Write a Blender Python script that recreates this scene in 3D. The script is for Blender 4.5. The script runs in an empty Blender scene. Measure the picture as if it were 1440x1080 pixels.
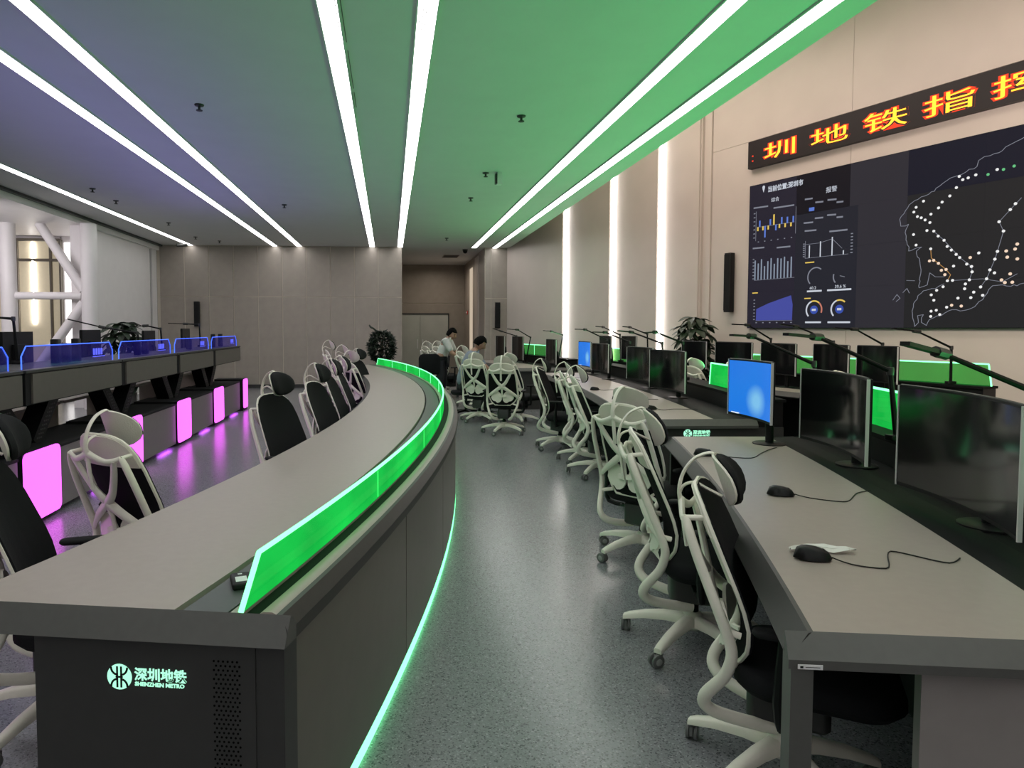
import bpy, bmesh, math, random
from mathutils import Vector, Matrix
random.seed(7)
SC = bpy.context.scene
COL = SC.collection
PI = math.pi

# ------------------------------------------------------------------ camera, world, exposure
def make_camera():
    cd = bpy.data.cameras.new('camera')
    co = bpy.data.objects.new('camera', cd)
    COL.objects.link(co)
    psi, th = math.atan(74 / 960), math.atan(46 / 960)      # turned right, tipped down
    co.location = (0, 0, 1.5)
    co.rotation_euler = (PI / 2 - th, 0, -psi)
    cd.sensor_fit = 'HORIZONTAL'
    cd.sensor_width = 36
    cd.lens = 36 * 960 / 1440
    cd.shift_x = (720 - 622) / 1440
    cd.shift_y = -(540 - 508) / 1440
    cd.clip_start = 0.02
    SC.camera = co
make_camera()
W = bpy.data.worlds.new('world')
SC.world = W
W.use_nodes = True
W.node_tree.nodes['Background'].inputs[0].default_value = (0.5, 0.5, 0.5, 1)
W.node_tree.nodes['Background'].inputs[1].default_value = 0.02
VS = SC.view_settings
VS.view_transform = 'Standard'
VS.look = 'None'
VS.exposure = 0.34
VS.gamma = 1.0
VS.use_curve_mapping = False
SC.cycles.max_bounces = 8
SC.cycles.diffuse_bounces = 4
SC.cycles.use_denoising = True
SC.cycles.sample_clamp_indirect = 6

def area_light(name, loc, target, sx, sy, power, color, spread=180):
    l = bpy.data.lights.new(name, 'AREA')
    l.shape = 'RECTANGLE'
    l.size, l.size_y, l.energy, l.color = sx, sy, power, color
    l.spread = math.radians(spread)
    o = bpy.data.objects.new(name, l)
    COL.objects.link(o)
    o.location = loc
    d = Vector(target) - Vector(loc)
    z = -d.normalized()
    y = Vector((0, 1, 0))
    x = y.cross(z).normalized()
    y = z.cross(x)
    o.rotation_euler = Matrix((x, y, z)).transposed().to_euler()
    return o
# coloured linear up-lights standing in the console rows (they tint the ceiling)
GREEN = (0.06, 1.0, 0.22)
for nm, (x, y, L, p) in {'a': (3.5, 2.9, 3.4, 21), 'b': (4.05, 7.4, 5.0, 32), 'c': (3.45, 12.9, 3.6, 15)}.items():
    area_light('green_strip_light_' + nm, (x, y, 1.0), (x - 1.5, y, 3.57), 0.05, L, p, GREEN, 130)
area_light('green_strip_light_d', (0.45, 7.0, 1.02), (0.55, 7.0, 3.57), 0.03, 8.0, 6, GREEN, 130)
area_light('violet_strip_light', (-3.2, 8.3, 1.42), (-2.6, 8.3, 3.57), 0.05, 8.0, 16, (0.36, 0.24, 1.0), 130)
# added warm fill, unseen, that brightens the tall screen wall
area_light('wall_fill_light', (3.16, 5.5, 3.86), (6.0, 6.0, 3.8), 0.08, 17.0, 430, (1.0, 0.82, 0.73), 160)
area_light('high_fill_light', (3.7, 10.2, 6.3), (5.2, 11.0, 2.4), 0.8, 7.0, 78, (1.0, 0.82, 0.73), 125)  # second added lamp, evens out the fill on the wall's far part
area_light('corridor_light', (1.5, 20.6, 3.5), (1.5, 20.6, 0), 0.5, 1.6, 16, (1.0, 0.88, 0.74), 170)
area_light('side_bay_fill_light', (-7.2, 11.0, 3.38), (-6.4, 14.0, 1.5), 1.6, 2.0, 60, (1.0, 0.93, 0.97), 170)  # added fill out of view, brightens the left bay

# ------------------------------------------------------------------ materials
MATS = {}
def mat(name, col, rough=0.5, metal=0.0, spec=0.5, emit=None, estr=0.0, noise=0.0, nscale=20.0, bump=0.0, trans=0.0, alpha=1.0):
    if name in MATS:
        return MATS[name]
    m = bpy.data.materials.new(name)
    m.use_nodes = True
    nt = m.node_tree
    b = nt.nodes['Principled BSDF']
    b.inputs['Base Color'].default_value = (*col, 1)
    b.inputs['Roughness'].default_value = rough
    b.inputs['Metallic'].default_value = metal
    b.inputs['Specular IOR Level'].default_value = spec
    b.inputs['Transmission Weight'].default_value = trans
    b.inputs['Alpha'].default_value = alpha
    if emit:
        b.inputs['Emission Color'].default_value = (*emit, 1)
        b.inputs['Emission Strength'].default_value = estr
    if noise > 0 or bump > 0:
        tc = nt.nodes.new('ShaderNodeTexCoord')
        n = nt.nodes.new('ShaderNodeTexNoise')
        n.inputs['Scale'].default_value = nscale
        n.inputs['Detail'].default_value = 4
        nt.links.new(tc.outputs['Object'], n.inputs['Vector'])
        if noise > 0:
            r = nt.nodes.new('ShaderNodeMapRange')
            r.inputs['From Min'].default_value = 0.3
            r.inputs['From Max'].default_value = 0.7
            r.inputs['To Min'].default_value = 1 - noise
            r.inputs['To Max'].default_value = 1 + noise
            nt.links.new(n.outputs['Fac'], r.inputs['Value'])
            mx = nt.nodes.new('ShaderNodeVectorMath')
            mx.operation = 'SCALE'
            mx.inputs[0].default_value = col
            nt.links.new(r.outputs['Result'], mx.inputs['Scale'])
            nt.links.new(mx.outputs['Vector'], b.inputs['Base Color'])
        if bump > 0:
            bp = nt.nodes.new('ShaderNodeBump')
            bp.inputs['Strength'].default_value = bump
            bp.inputs['Distance'].default_value = 0.01
            nt.links.new(n.outputs['Fac'], bp.inputs['Height'])
            nt.links.new(bp.outputs['Normal'], b.inputs['Normal'])
    MATS[name] = m
    return m

def emat(name, col, strength):
    return mat(name, (0, 0, 0), 0.6, emit=col, estr=strength, spec=0.2)

def speckle_floor():
    m = bpy.data.materials.new('speckled_vinyl')
    m.use_nodes = True
    nt = m.node_tree
    b = nt.nodes['Principled BSDF']
    tc = nt.nodes.new('ShaderNodeTexCoord')
    v = nt.nodes.new('ShaderNodeTexVoronoi')
    v.inputs['Scale'].default_value = 170
    n = nt.nodes.new('ShaderNodeTexNoise')
    n.inputs['Scale'].default_value = 150
    n.inputs['Detail'].default_value = 3
    cr = nt.nodes.new('ShaderNodeValToRGB')
    el = cr.color_ramp.elements
    el[0].position, el[0].color = 0.14, (0.075, 0.08, 0.085, 1)
    el[1].position, el[1].color = 0.30, (0.205, 0.21, 0.225, 1)
    for p, c in ((0.80, (0.225, 0.23, 0.245, 1)), (0.90, (0.36, 0.365, 0.38, 1))):
        e = el.new(p)
        e.color = c
    sep = nt.nodes.new('ShaderNodeSeparateColor')
    mx = nt.nodes.new('ShaderNodeMix')
    mx.inputs[0].default_value = 0.22
    nt.links.new(tc.outputs['Object'], v.inputs['Vector'])
    nt.links.new(tc.outputs['Object'], n.inputs['Vector'])
    nt.links.new(v.outputs['Color'], sep.inputs[0])
    nt.links.new(sep.outputs[0], mx.inputs[2])
    nt.links.new(n.outputs['Fac'], mx.inputs[3])
    nt.links.new(mx.outputs[0], cr.inputs[0])
    nt.links.new(cr.outputs[0], b.inputs['Base Color'])
    b.inputs['Roughness'].default_value = 0.24
    b.inputs['Specular IOR Level'].default_value = 0.6
    return m

M = {}
M['floor'] = speckle_floor()
M['ceil'] = mat('ceiling_paint', (0.62, 0.62, 0.62), 0.7, noise=0.02, nscale=3)
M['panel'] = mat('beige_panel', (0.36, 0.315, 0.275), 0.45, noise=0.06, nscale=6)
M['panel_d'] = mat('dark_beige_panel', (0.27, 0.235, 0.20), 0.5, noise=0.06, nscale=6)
M['joint'] = mat('cream_joint', (0.60, 0.54, 0.46), 0.5)
M['wallr'] = mat('pale_wall_panel', (0.61, 0.54, 0.49), 0.42, noise=0.03, nscale=2)
M['white'] = mat('white_paint', (0.80, 0.77, 0.77), 0.5, noise=0.02, nscale=4)
M['strip'] = emat('strip_light_glow', (1.0, 0.985, 0.97), 6.0)
M['wallstrip'] = emat('wall_strip_glow', (1.0, 0.95, 0.93), 16.0)
M['slot'] = mat('slot_grey', (0.12, 0.07, 0.10), 0.6)
M['desk'] = mat('taupe_laminate', (0.325, 0.275, 0.243), 0.42, noise=0.025, nscale=30)
M['rim'] = mat('charcoal_edge', (0.085, 0.085, 0.08), 0.42, noise=0.05, nscale=40)
M['black'] = mat('black_metal', (0.007, 0.007, 0.0075), 0.45, spec=0.22, noise=0.1, nscale=40)
M['blackm'] = mat('black_matt', (0.010, 0.010, 0.011), 0.75, spec=0.25, noise=0.1, nscale=60)
M['strip_black'] = mat('black_laminate', (0.006, 0.0065, 0.0065), 0.62, spec=0.12, noise=0.08, nscale=30)
M['edge_shade'] = mat('charcoal_edge_shaded', (0.036, 0.035, 0.033), 0.45, spec=0.35, noise=0.05, nscale=40)  # darker copy of the charcoal edge, shade of the long sides put into colour
M['dgrey'] = mat('dark_grey_metal', (0.035, 0.035, 0.034), 0.45, noise=0.05, nscale=30)
M['tray'] = mat('green_grey_tray', (0.06, 0.068, 0.064), 0.45, noise=0.05, nscale=30)
M['olive'] = mat('olive_front_panel', (0.115, 0.105, 0.088), 0.38, noise=0.05, nscale=12)
M['fascia'] = mat('taupe_fascia', (0.108, 0.098, 0.086), 0.42, noise=0.05, nscale=14)
M['cab'] = mat('mauve_grey_cabinet', (0.20, 0.18, 0.18), 0.42, noise=0.04, nscale=14)
M['side'] = mat('mauve_side_panel', (0.26, 0.235, 0.23), 0.42, noise=0.04, nscale=14)
M['plastic'] = mat('white_plastic', (0.86, 0.82, 0.72), 0.38, noise=0.02, nscale=30)
M['shell'] = mat('ribbed_white_shell', (0.78, 0.74, 0.65), 0.45, bump=0.2, nscale=160)
M['mesh'] = mat('black_mesh_fabric', (0.010, 0.010, 0.012), 0.85, spec=0.2, bump=0.4, nscale=400)
M['castor'] = mat('grey_castor', (0.13, 0.13, 0.13), 0.4, noise=0.05)
M['castorhub'] = mat('castor_hub', (0.36, 0.36, 0.35), 0.35, noise=0.05)
M['screen'] = mat('dark_screen', (0.006, 0.006, 0.007), 0.12, spec=0.5, noise=0.05)
M['silver'] = mat('silver_bezel', (0.62, 0.62, 0.61), 0.3, metal=0.1, noise=0.02)
M['greenpane'] = None
M['greenedge'] = emat('green_edge_glow', (0.22, 1.0, 0.42), 1.9)
M['greenstrip'] = emat('green_floor_strip_glow', (0.16, 1.0, 0.36), 2.6)
M['magenta'] = emat('magenta_panel_glow', (0.90, 0.10, 1.0), 2.0)
M['blueedge'] = emat('blue_edge_glow', (0.06, 0.16, 1.0), 1.4)
M['orange'] = emat('orange_led', (1.0, 0.42, 0.03), 1.9)
M['redglow'] = emat('red_led_glow', (1.0, 0.06, 0.02), 0.9)
M['logo'] = emat('logo_glow', (0.40, 1.0, 0.66), 1.0)
M['leaf'] = mat('leaf_green', (0.013, 0.030, 0.012), 0.5, noise=0.3, nscale=8)
M['leafd'] = mat('leaf_dark_green', (0.010, 0.022, 0.012), 0.5, noise=0.3, nscale=8)
M['stem'] = mat('brown_stem', (0.05, 0.035, 0.02), 0.7, noise=0.2)
M['pot'] = mat('grey_pot', (0.22, 0.22, 0.21), 0.5, noise=0.06)
M['label'] = mat('white_label', (0.78, 0.78, 0.78), 0.4, noise=0.01)
M['skin'] = mat('skin', (0.42, 0.24, 0.17), 0.5, noise=0.05)
M['hair'] = mat('black_hair', (0.006, 0.005, 0.005), 0.9, spec=0.1, noise=0.3)
M['shirtw'] = mat('white_shirt', (0.62, 0.62, 0.60), 0.8, noise=0.05)
M['shirtb'] = mat('grey_blue_shirt', (0.22, 0.25, 0.31), 0.8, noise=0.05)
M['trouser'] = mat('dark_trousers', (0.015, 0.016, 0.022), 0.8, noise=0.1)
M['steel'] = mat('brushed_steel_door', (0.42, 0.42, 0.38), 0.35, metal=0.25, noise=0.06, nscale=3)

def pane_mat(name, col, edge, strength, clear):
    """backlit acrylic: glows a little everywhere and lets part of the light through"""
    m = bpy.data.materials.new(name)
    m.use_nodes = True
    nt = m.node_tree
    nt.nodes.remove(nt.nodes['Principled BSDF'])
    out = nt.nodes['Material Output']
    tr = nt.nodes.new('ShaderNodeBsdfTransparent')
    tr.inputs[0].default_value = (*edge, 1)
    em = nt.nodes.new('ShaderNodeEmission')
    em.inputs[0].default_value = (*col, 1)
    gl = nt.nodes.new('ShaderNodeBsdfGlossy')
    gl.inputs['Roughness'].default_value = 0.08
    n = nt.nodes.new('ShaderNodeTexNoise')
    n.inputs['Scale'].default_value = 2.2
    n.inputs['Detail'].default_value = 5
    tc = nt.nodes.new('ShaderNodeTexCoord')
    nt.links.new(tc.outputs['Object'], n.inputs['Vector'])
    mr = nt.nodes.new('ShaderNodeMapRange')
    mr.inputs['From Min'].default_value = 0.3
    mr.inputs['From Max'].default_value = 0.7
    mr.inputs['To Min'].default_value = strength * 0.72
    mr.inputs['To Max'].default_value = strength * 1.25
    nt.links.new(n.outputs['Fac'], mr.inputs['Value'])
    nt.links.new(mr.outputs['Result'], em.inputs['Strength'])
    m1 = nt.nodes.new('ShaderNodeMixShader')
    m1.inputs[0].default_value = clear
    nt.links.new(em.outputs[0], m1.inputs[1])
    nt.links.new(tr.outputs[0], m1.inputs[2])
    m2 = nt.nodes.new('ShaderNodeMixShader')
    m2.inputs[0].default_value = 0.05
    nt.links.new(m1.outputs[0], m2.inputs[1])
    nt.links.new(gl.outputs[0], m2.inputs[2])
    nt.links.new(m2.outputs[0], out.inputs[0])
    return m
M['greenpane'] = pane_mat('green_backlit_acrylic', (0.012, 0.60, 0.085), (0.3, 1.0, 0.4), 0.85, 0.30)
M['bluepane'] = pane_mat('blue_edge_lit_acrylic', (0.05, 0.035, 0.55), (0.78, 0.74, 1.0), 0.26, 0.80)
M['greenclear'] = pane_mat('clearer_green_acrylic', (0.03, 0.50, 0.09), (0.62, 1.0, 0.58), 0.42, 0.68)

# ------------------------------------------------------------------ mesh building
class MB:
    def __init__(s):
        s.v, s.f = [], []
    def add(s, vs, fs):
        o = len(s.v)
        s.v += [tuple(p) for p in vs]
        s.f += [tuple(i + o for i in f) for f in fs]
        return s
    def box(s, x0, x1, y0, y1, z0, z1, mtx=None):
        vs = [Vector((x, y, z)) for z in (z0, z1) for y in (y0, y1) for x in (x0, x1)]
        if mtx:
            vs = [mtx @ p for p in vs]
        return s.add(vs, [(0, 2, 3, 1), (4, 5, 7, 6), (0, 1, 5, 4), (2, 6, 7, 3), (0, 4, 6, 2), (1, 3, 7, 5)])
    def bar(s, a, b, w, h, up=(0, 0, 1), w2=None, h2=None):
        a, b = Vector(a), Vector(b)
        d = (b - a).normalized()
        u = Vector(up)
        x = d.cross(u)
        if x.length < 1e-4:
            x = d.cross(Vector((1, 0, 0)))
        x.normalize()
        y = x.cross(d)
        w2, h2 = w2 or w, h2 or h
        vs = [a + x * (sx * w / 2) + y * (sy * h / 2) for sx, sy in ((-1, -1), (1, -1), (1, 1), (-1, 1))]
        vs += [b + x * (sx * w2 / 2) + y * (sy * h2 / 2) for sx, sy in ((-1, -1), (1, -1), (1, 1), (-1, 1))]
        return s.add(vs, [(3, 2, 1, 0), (4, 5, 6, 7), (0, 1, 5, 4), (1, 2, 6, 5), (2, 3, 7, 6), (3, 0, 4, 7)])
    def tube(s, pts, r, n=8, ref=(0, 1, 0), ratio=1.0, smooth=0, closed=False):
        """sweep; r number or list; ratio = thickness across ref / thickness along ref"""
        pts = [Vector(p) for p in pts]
        rs = list(r) if isinstance(r, (list, tuple)) else [r] * len(pts)
        for _ in range(smooth):
            q, qr = [], []
            m = len(pts)
            rng = range(m if closed else m - 1)
            for i in rng:
                p0 = pts[(i - 1) % m] if closed or i > 0 else pts[i]
                p1, p2 = pts[i], pts[(i + 1) % m]
                p3 = pts[(i + 2) % m] if closed or i + 2 < m else p2
                q += [p1, (-p0 + 9 * p1 + 9 * p2 - p3) / 16]
                qr += [rs[i], (rs[i] + rs[(i + 1) % m]) / 2]
            if not closed:
                q.append(pts[-1])
                qr.append(rs[-1])
            pts, rs = q, qr
        m = len(pts)
        ref = Vector(ref)
        vs = []
        for i, p in enumerate(pts):
            t = (pts[(i + 1) % m] - pts[i - 1]) if closed or 0 < i < m - 1 else (pts[min(i + 1, m - 1)] - pts[max(i - 1, 0)])
            t.normalize()
            a = ref - t * ref.dot(t)
            if a.length < 1e-3:
                a = Vector((1, 0, 0)) - t * t.x
            a.normalize()
            b = t.cross(a)
            for k in range(n):
                an = 2 * PI * k / n
                vs.append(p + a * (rs[i] * math.cos(an)) + b * (rs[i] * ratio * math.sin(an)))
        fs = []
        for i in range(m if closed else m - 1):
            for k in range(n):
                j = (i + 1) % m
                fs.append((i * n + k, i * n + (k + 1) % n, j * n + (k + 1) % n, j * n + k))
        if not closed:
            fs.append(tuple(range(n - 1, -1, -1)))
            fs.append(tuple((m - 1) * n + k for k in range(n)))
        return s.add(vs, fs)
    def lathe(s, prof, n=16, mtx=None):
        vs, fs = [], []
        for r, z in prof:
            for k in range(n):
                p = Vector((r * math.cos(2 * PI * k / n), r * math.sin(2 * PI * k / n), z))
                vs.append(mtx @ p if mtx else p)
        for i in range(len(prof) - 1):
            for k in range(n):
                fs.append((i * n + k, i * n + (k + 1) % n, (i + 1) * n + (k + 1) % n, (i + 1) * n + k))
        fs.append(tuple(range(n - 1, -1, -1)))
        fs.append(tuple((len(prof) - 1) * n + k for k in range(n)))
        return s.add(vs, fs)
    def slab(s, grid, thick):
        """grid[i][j] points; solidified along its normals by thick"""
        R_, C_ = len(grid), len(grid[0])
        g = [[Vector(p) for p in row] for row in grid]
        nor = []
        for i in range(R_):
            row = []
            for j in range(C_):
                du = g[i][min(j + 1, C_ - 1)] - g[i][max(j - 1, 0)]
                dv = g[min(i + 1, R_ - 1)][j] - g[max(i - 1, 0)][j]
                q = du.cross(dv)
                row.append(q.normalized() if q.length > 1e-9 else Vector((1, 0, 0)))
            nor.append(row)
        vs = [g[i][j] for i in range(R_) for j in range(C_)] + [g[i][j] + nor[i][j] * thick for i in range(R_) for j in range(C_)]
        N = R_ * C_
        fs = []
        for i in range(R_ - 1):
            for j in range(C_ - 1):
                a, b, c, d = i * C_ + j, i * C_ + j + 1, (i + 1) * C_ + j + 1, (i + 1) * C_ + j
                fs += [(d, c, b, a), (a + N, b + N, c + N, d + N)]
        edge = [(0, j) for j in range(C_)] + [(i, C_ - 1) for i in range(1, R_)] + [(R_ - 1, j) for j in range(C_ - 2, -1, -1)] + [(i, 0) for i in range(R_ - 2, 0, -1)]
        for k in range(len(edge)):
            a = edge[k][0] * C_ + edge[k][1]
            e2 = edge[(k + 1) % len(edge)]
            b = e2[0] * C_ + e2[1]
            fs.append((a, b, b + N, a + N))
        return s.add(vs, fs)
    def pad(s, cx, cy, z0, z1, lx, ly, r, bev, n=5, mtx=None):
        """rounded-rectangle cushion"""
        def outline(ins):
            pts = []
            hx, hy, rr = lx / 2 - ins, ly / 2 - ins, max(r - ins, 0.001)
            for qx, qy, a0 in ((1, 1, 0), (-1, 1, PI / 2), (-1, -1, PI), (1, -1, 1.5 * PI)):
                for k in range(n + 1):
                    a = a0 + PI / 2 * k / n
                    pts.append((cx + qx * (hx - rr) + rr * math.cos(a), cy + qy * (hy - rr) + rr * math.sin(a)))
            return pts
        rings = [(outline(bev), z0), (outline(0), z0 + bev), (outline(0), z1 - bev), (outline(bev * 0.4), z1 - bev * 0.35), (outline(bev), z1)]
        m = len(rings[0][0])
        vs = [Vector((x, y, z)) for o, z in rings for x, y in o]
        if mtx:
            vs = [mtx @ p for p in vs]
        fs = []
        for i in range(len(rings) - 1):
            for k in range(m):
                fs.append((i * m + k, i * m + (k + 1) % m, (i + 1) * m + (k + 1) % m, (i + 1) * m + k))
        fs.append(tuple(range(m - 1, -1, -1)))
        fs.append(tuple((len(rings) - 1) * m + k for k in range(m)))
        return s.add(vs, fs)
    def prism(s, pts, ext):
        """closed planar polygon pts extruded by vector ext"""
        pts = [Vector(p) for p in pts]
        e = Vector(ext)
        n = len(pts)
        return s.add(pts + [p + e for p in pts], [tuple(range(n - 1, -1, -1)), tuple(range(n, 2 * n))] + [(k, (k + 1) % n, (k + 1) % n + n, k + n) for k in range(n)])
    def mesh(s, name, m, smooth=True, ang=38):
        me = bpy.data.meshes.new(name)
        me.from_pydata(s.v, [], s.f)
        bm = bmesh.new()
        bm.from_mesh(me)
        bmesh.ops.recalc_face_normals(bm, faces=bm.faces)
        bm.to_mesh(me)
        bm.free()
        me.materials.append(m)
        if smooth:
            me.polygons.foreach_set('use_smooth', [True] * len(me.polygons))
            me.set_sharp_from_angle(angle=math.radians(ang))
        return me
    def build(s, name, m, parent=None, loc=None, rotz=0, smooth=True, ang=38):
        return link(name, s.mesh(name, m, smooth, ang), parent, loc, rotz)

def link(name, me, parent=None, loc=None, rotz=0):
    o = bpy.data.objects.new(name, me)
    COL.objects.link(o)
    if parent:
        o.parent = parent
    if loc is not None:
        o.location = loc
    o.rotation_euler = (0, 0, rotz)
    return o

def tag(o, label, cat, group=None):
    o['label'], o['category'] = label, cat
    if group:
        o['group'] = group
    return o
def thing(name, label, cat, loc=(0, 0, 0), rotz=0, group=None):
    o = bpy.data.objects.new(name, None)
    COL.objects.link(o)
    o.empty_display_size = 0.1
    o.location, o.rotation_euler = loc, (0, 0, rotz)
    return tag(o, label, cat, group)
def struct(o):
    o['kind'] = 'structure'
    return o
def kids(o):
    return [c for c in o.children]
def dup(src, loc, rotz, label, group=None, scale=None):
    def cp(o, par):
        c = o.copy()
        COL.objects.link(c)
        c.parent = par
        for ch in kids(o):
            cp(ch, c)
        return c
    r = cp(src, None)
    r.location, r.rotation_euler = loc, (0, 0, rotz)
    if scale:
        r.scale = scale if isinstance(scale, tuple) else (scale,) * 3
    r['label'] = label
    if group:
        r['group'] = group
    elif 'group' in r:
        del r['group']
    return r

def text_mesh(body, size, mtx, name, m, parent, extrude=0.002, bold=0.0, sx=1.0, align='LEFT'):
    cu = bpy.data.curves.new('txt', 'FONT')
    cu.body, cu.size, cu.extrude, cu.offset = body, size, extrude, bold
    cu.align_x = align
    cu.resolution_u = 2
    t = bpy.data.objects.new('txt', cu)
    COL.objects.link(t)
    dg = bpy.context.evaluated_depsgraph_get()
    dg.update()
    me = bpy.data.meshes.new_from_object(t.evaluated_get(dg))
    bpy.data.objects.remove(t)
    bpy.data.curves.remove(cu)
    me.name = name
    me.transform(mtx @ Matrix.Diagonal((sx, 1, 1, 1)))
    me.materials.clear()
    me.materials.append(m)
    return link(name, me, parent)

# ------------------------------------------------------------------ the room
CZ = 3.57
struct(MB().box(-11.2, 14.2, -9.4, 24, -0.12, 0).build('floor', M['floor'], smooth=False))
struct(MB().box(-5.6, 3.08, -9.4, 17.5, CZ, CZ + 0.18).build('ceiling', M['ceil'], smooth=False))
struct(MB().box(3.08, 14.2, -9.4, 18, 6.6, 6.75).build('ceiling_upper', M['ceil'], smooth=False))
struct(MB().box(2.93, 3.08, -9.4, 17.5, CZ + 0.18, 6.6).build('wall_above_ceiling', M['wallr'], smooth=False))
struct(MB().box(-11.2, -5.68, -9.4, 17.5, 3.43, 3.75).build('ceiling_side', M['white'], smooth=False))
struct(MB().box(-5.68, -5.6, -9.4, 17.5, 3.53, 3.75).build('trim_1', M['dgrey'], smooth=False))
struct(MB().box(-11.2, 14.2, -9.55, -9.4, 0, 6.7).build('wall_rear', M['panel'], smooth=False))
struct(MB().box(-11.35, -11.2, -9.4, 15, 0, 3.5).build('wall_far_left', M['white'], smooth=False))
# left wall stub, its dark slot and the bay behind the bracing
wl = struct(MB().box(-5.95, -5.75, 13.35, 17.02, 0, 3.43).box(-5.95, -5.75, 17.16, 17.5, 0, 3.43).build('wall_left', M['white'], smooth=False))
MB().box(-5.95, -5.79, 17.02, 17.16, 0, 3.43).build('dark_slot', M['dgrey'], wl, smooth=False)
wb = struct(MB().box(-6.50, -5.95, 14.95, 15.1, 0, 3.43).build('wall_bay', M['white'], smooth=False))
struct(MB().box(-11.2, -6.86, 15.0, 15.1, 0, 3.43).build('wall_bay_rear', M['white'], smooth=False))
M['blind'] = mat('lit_cream_blind', (0.62, 0.55, 0.40), 0.7, emit=(1.0, 0.88, 0.62), estr=0.14, noise=0.03)
M['winframe'] = mat('bronze_window_frame', (0.16, 0.14, 0.11), 0.5, noise=0.03)
win = MB()
WX = (-9.0, -8.3, -7.72, -7.055, -6.86)
for x in WX:
    win.box(x - 0.018, x + 0.018, 14.9, 15.0, 0.1, 3.36)
for z in (0.1, 2.93, 3.35):
    win.box(-9.0, -6.86, 14.905, 15.0, z - 0.025, z + 0.025)
wn = struct(win.build('window_1', M['winframe'], smooth=False))
for x0, x1 in zip(WX[:-1], WX[1:]):
    for z0, z1 in ((0.13, 2.9), (2.96, 3.32)):
        MB().box(x0 + 0.02, x1 - 0.02, 14.96, 14.99, z0, z1).build('pane', M['blind'], wn, smooth=False)
MB().box(-7.43, -7.405, 14.92, 14.95, 1.6, 3.3).build('strip_glow', M['wallstrip'], wn, smooth=False)
struct(MB().box(-6.88, -6.48, 15.0, 15.1, 0, 3.43).build('wall_niche', M['white'], smooth=False))
MB().box(-6.80, -6.56, 14.975, 14.995, 0.2, 3.3).build('strip_glow', emat('niche_glow', (1.0, 0.96, 0.94), 1.6), wn, smooth=False)

# back wall of two rows of panels on a cream backing
bw = struct(MB().box(-5.75, 0.315, 17.512, 17.62, 0, CZ).build('wall_back', M['joint'], smooth=False))
PANEL = {}
def wall_panel(key, w, z0, z1, m, parent, x, y):
    if key not in PANEL:
        PANEL[key] = MB().box(0, w, -0.012, 0, z0, z1).mesh('panel', m, smooth=False)
    return link('panel', PANEL[key], parent, (x, y, 0))
for k in range(10):
    x0 = 0.315 - 0.6 * (k + 1)
    wall_panel('a', 0.58, 0.10, 2.285, M['panel'], bw, x0 + 0.01, 17.512)
    wall_panel('b', 0.58, 2.305, 3.555, M['panel'], bw, x0 + 0.01, 17.512)
MB().box(-5.75, 0.315, 17.5, 17.512, 0, 0.09).build('skirting', M['dgrey'], bw, smooth=False)
# corridor recess
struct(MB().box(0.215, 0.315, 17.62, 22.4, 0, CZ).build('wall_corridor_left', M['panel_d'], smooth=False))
cb = struct(MB().box(0.215, 2.6, 22.3, 22.4, 0, CZ).build('wall_corridor_back', M['joint'], smooth=False))
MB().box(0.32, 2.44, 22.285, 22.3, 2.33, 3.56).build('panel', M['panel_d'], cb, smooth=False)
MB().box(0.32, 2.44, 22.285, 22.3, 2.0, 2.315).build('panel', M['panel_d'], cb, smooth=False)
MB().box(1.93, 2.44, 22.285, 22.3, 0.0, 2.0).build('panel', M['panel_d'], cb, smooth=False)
struct(MB().box(0.215, 2.6, 17.5, 22.4, CZ, CZ + 0.15).build('ceiling_corridor', M['ceil'], smooth=False))
cr = struct(MB().box(2.45, 2.55, 17.62, 22.3, 0, CZ).build('wall_corridor_right', M['panel'], smooth=False))
MB().box(2.435, 2.45, 20.1, 20.75, 0.1, 3.3).build('light_recess', emat('warm_recess_glow', (1.0, 0.82, 0.62), 0.42), cr, smooth=False)
MB().box(2.43, 2.45, 18.7, 19.5, 0.1, 3.5).build('panel', M['wallr'], cr, smooth=False)
for n, (x0, x1) in enumerate(((0.34, 0.985), (0.995, 1.90))):
    d = struct(MB().box(x0, x1, 22.24, 22.285, 0.0, 1.95).build('door_%d' % (n + 1), M['steel'], smooth=False))
    hx = x1 - 0.08 if n == 0 else x0 + 0.08
    MB().bar((hx, 22.21, 0.85), (hx, 22.21, 1.15), 0.03, 0.03).build('handle', M['silver'], d)
struct(MB().box(0.32, 0.34, 22.22, 22.285, 0, 1.99).box(1.90, 1.93, 22.22, 22.285, 0, 1.99).box(0.32, 1.93, 22.22, 22.285, 1.95, 2.0).build('trim_2', M['dgrey'], smooth=False))
# pier between corridor and right wall
pr = struct(MB().box(2.45, 3.08, 17.512, 17.62, 0, CZ).build('wall_pier', M['joint'], smooth=False))
for x0, x1 in ((2.46, 2.60), (2.615, 3.06)):
    for z0, z1 in ((0.1, 2.265), (2.285, 3.555)):
        MB().box(x0, x1, 17.5, 17.512, z0, z1).build('panel', M['panel'], pr, smooth=False)

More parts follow.
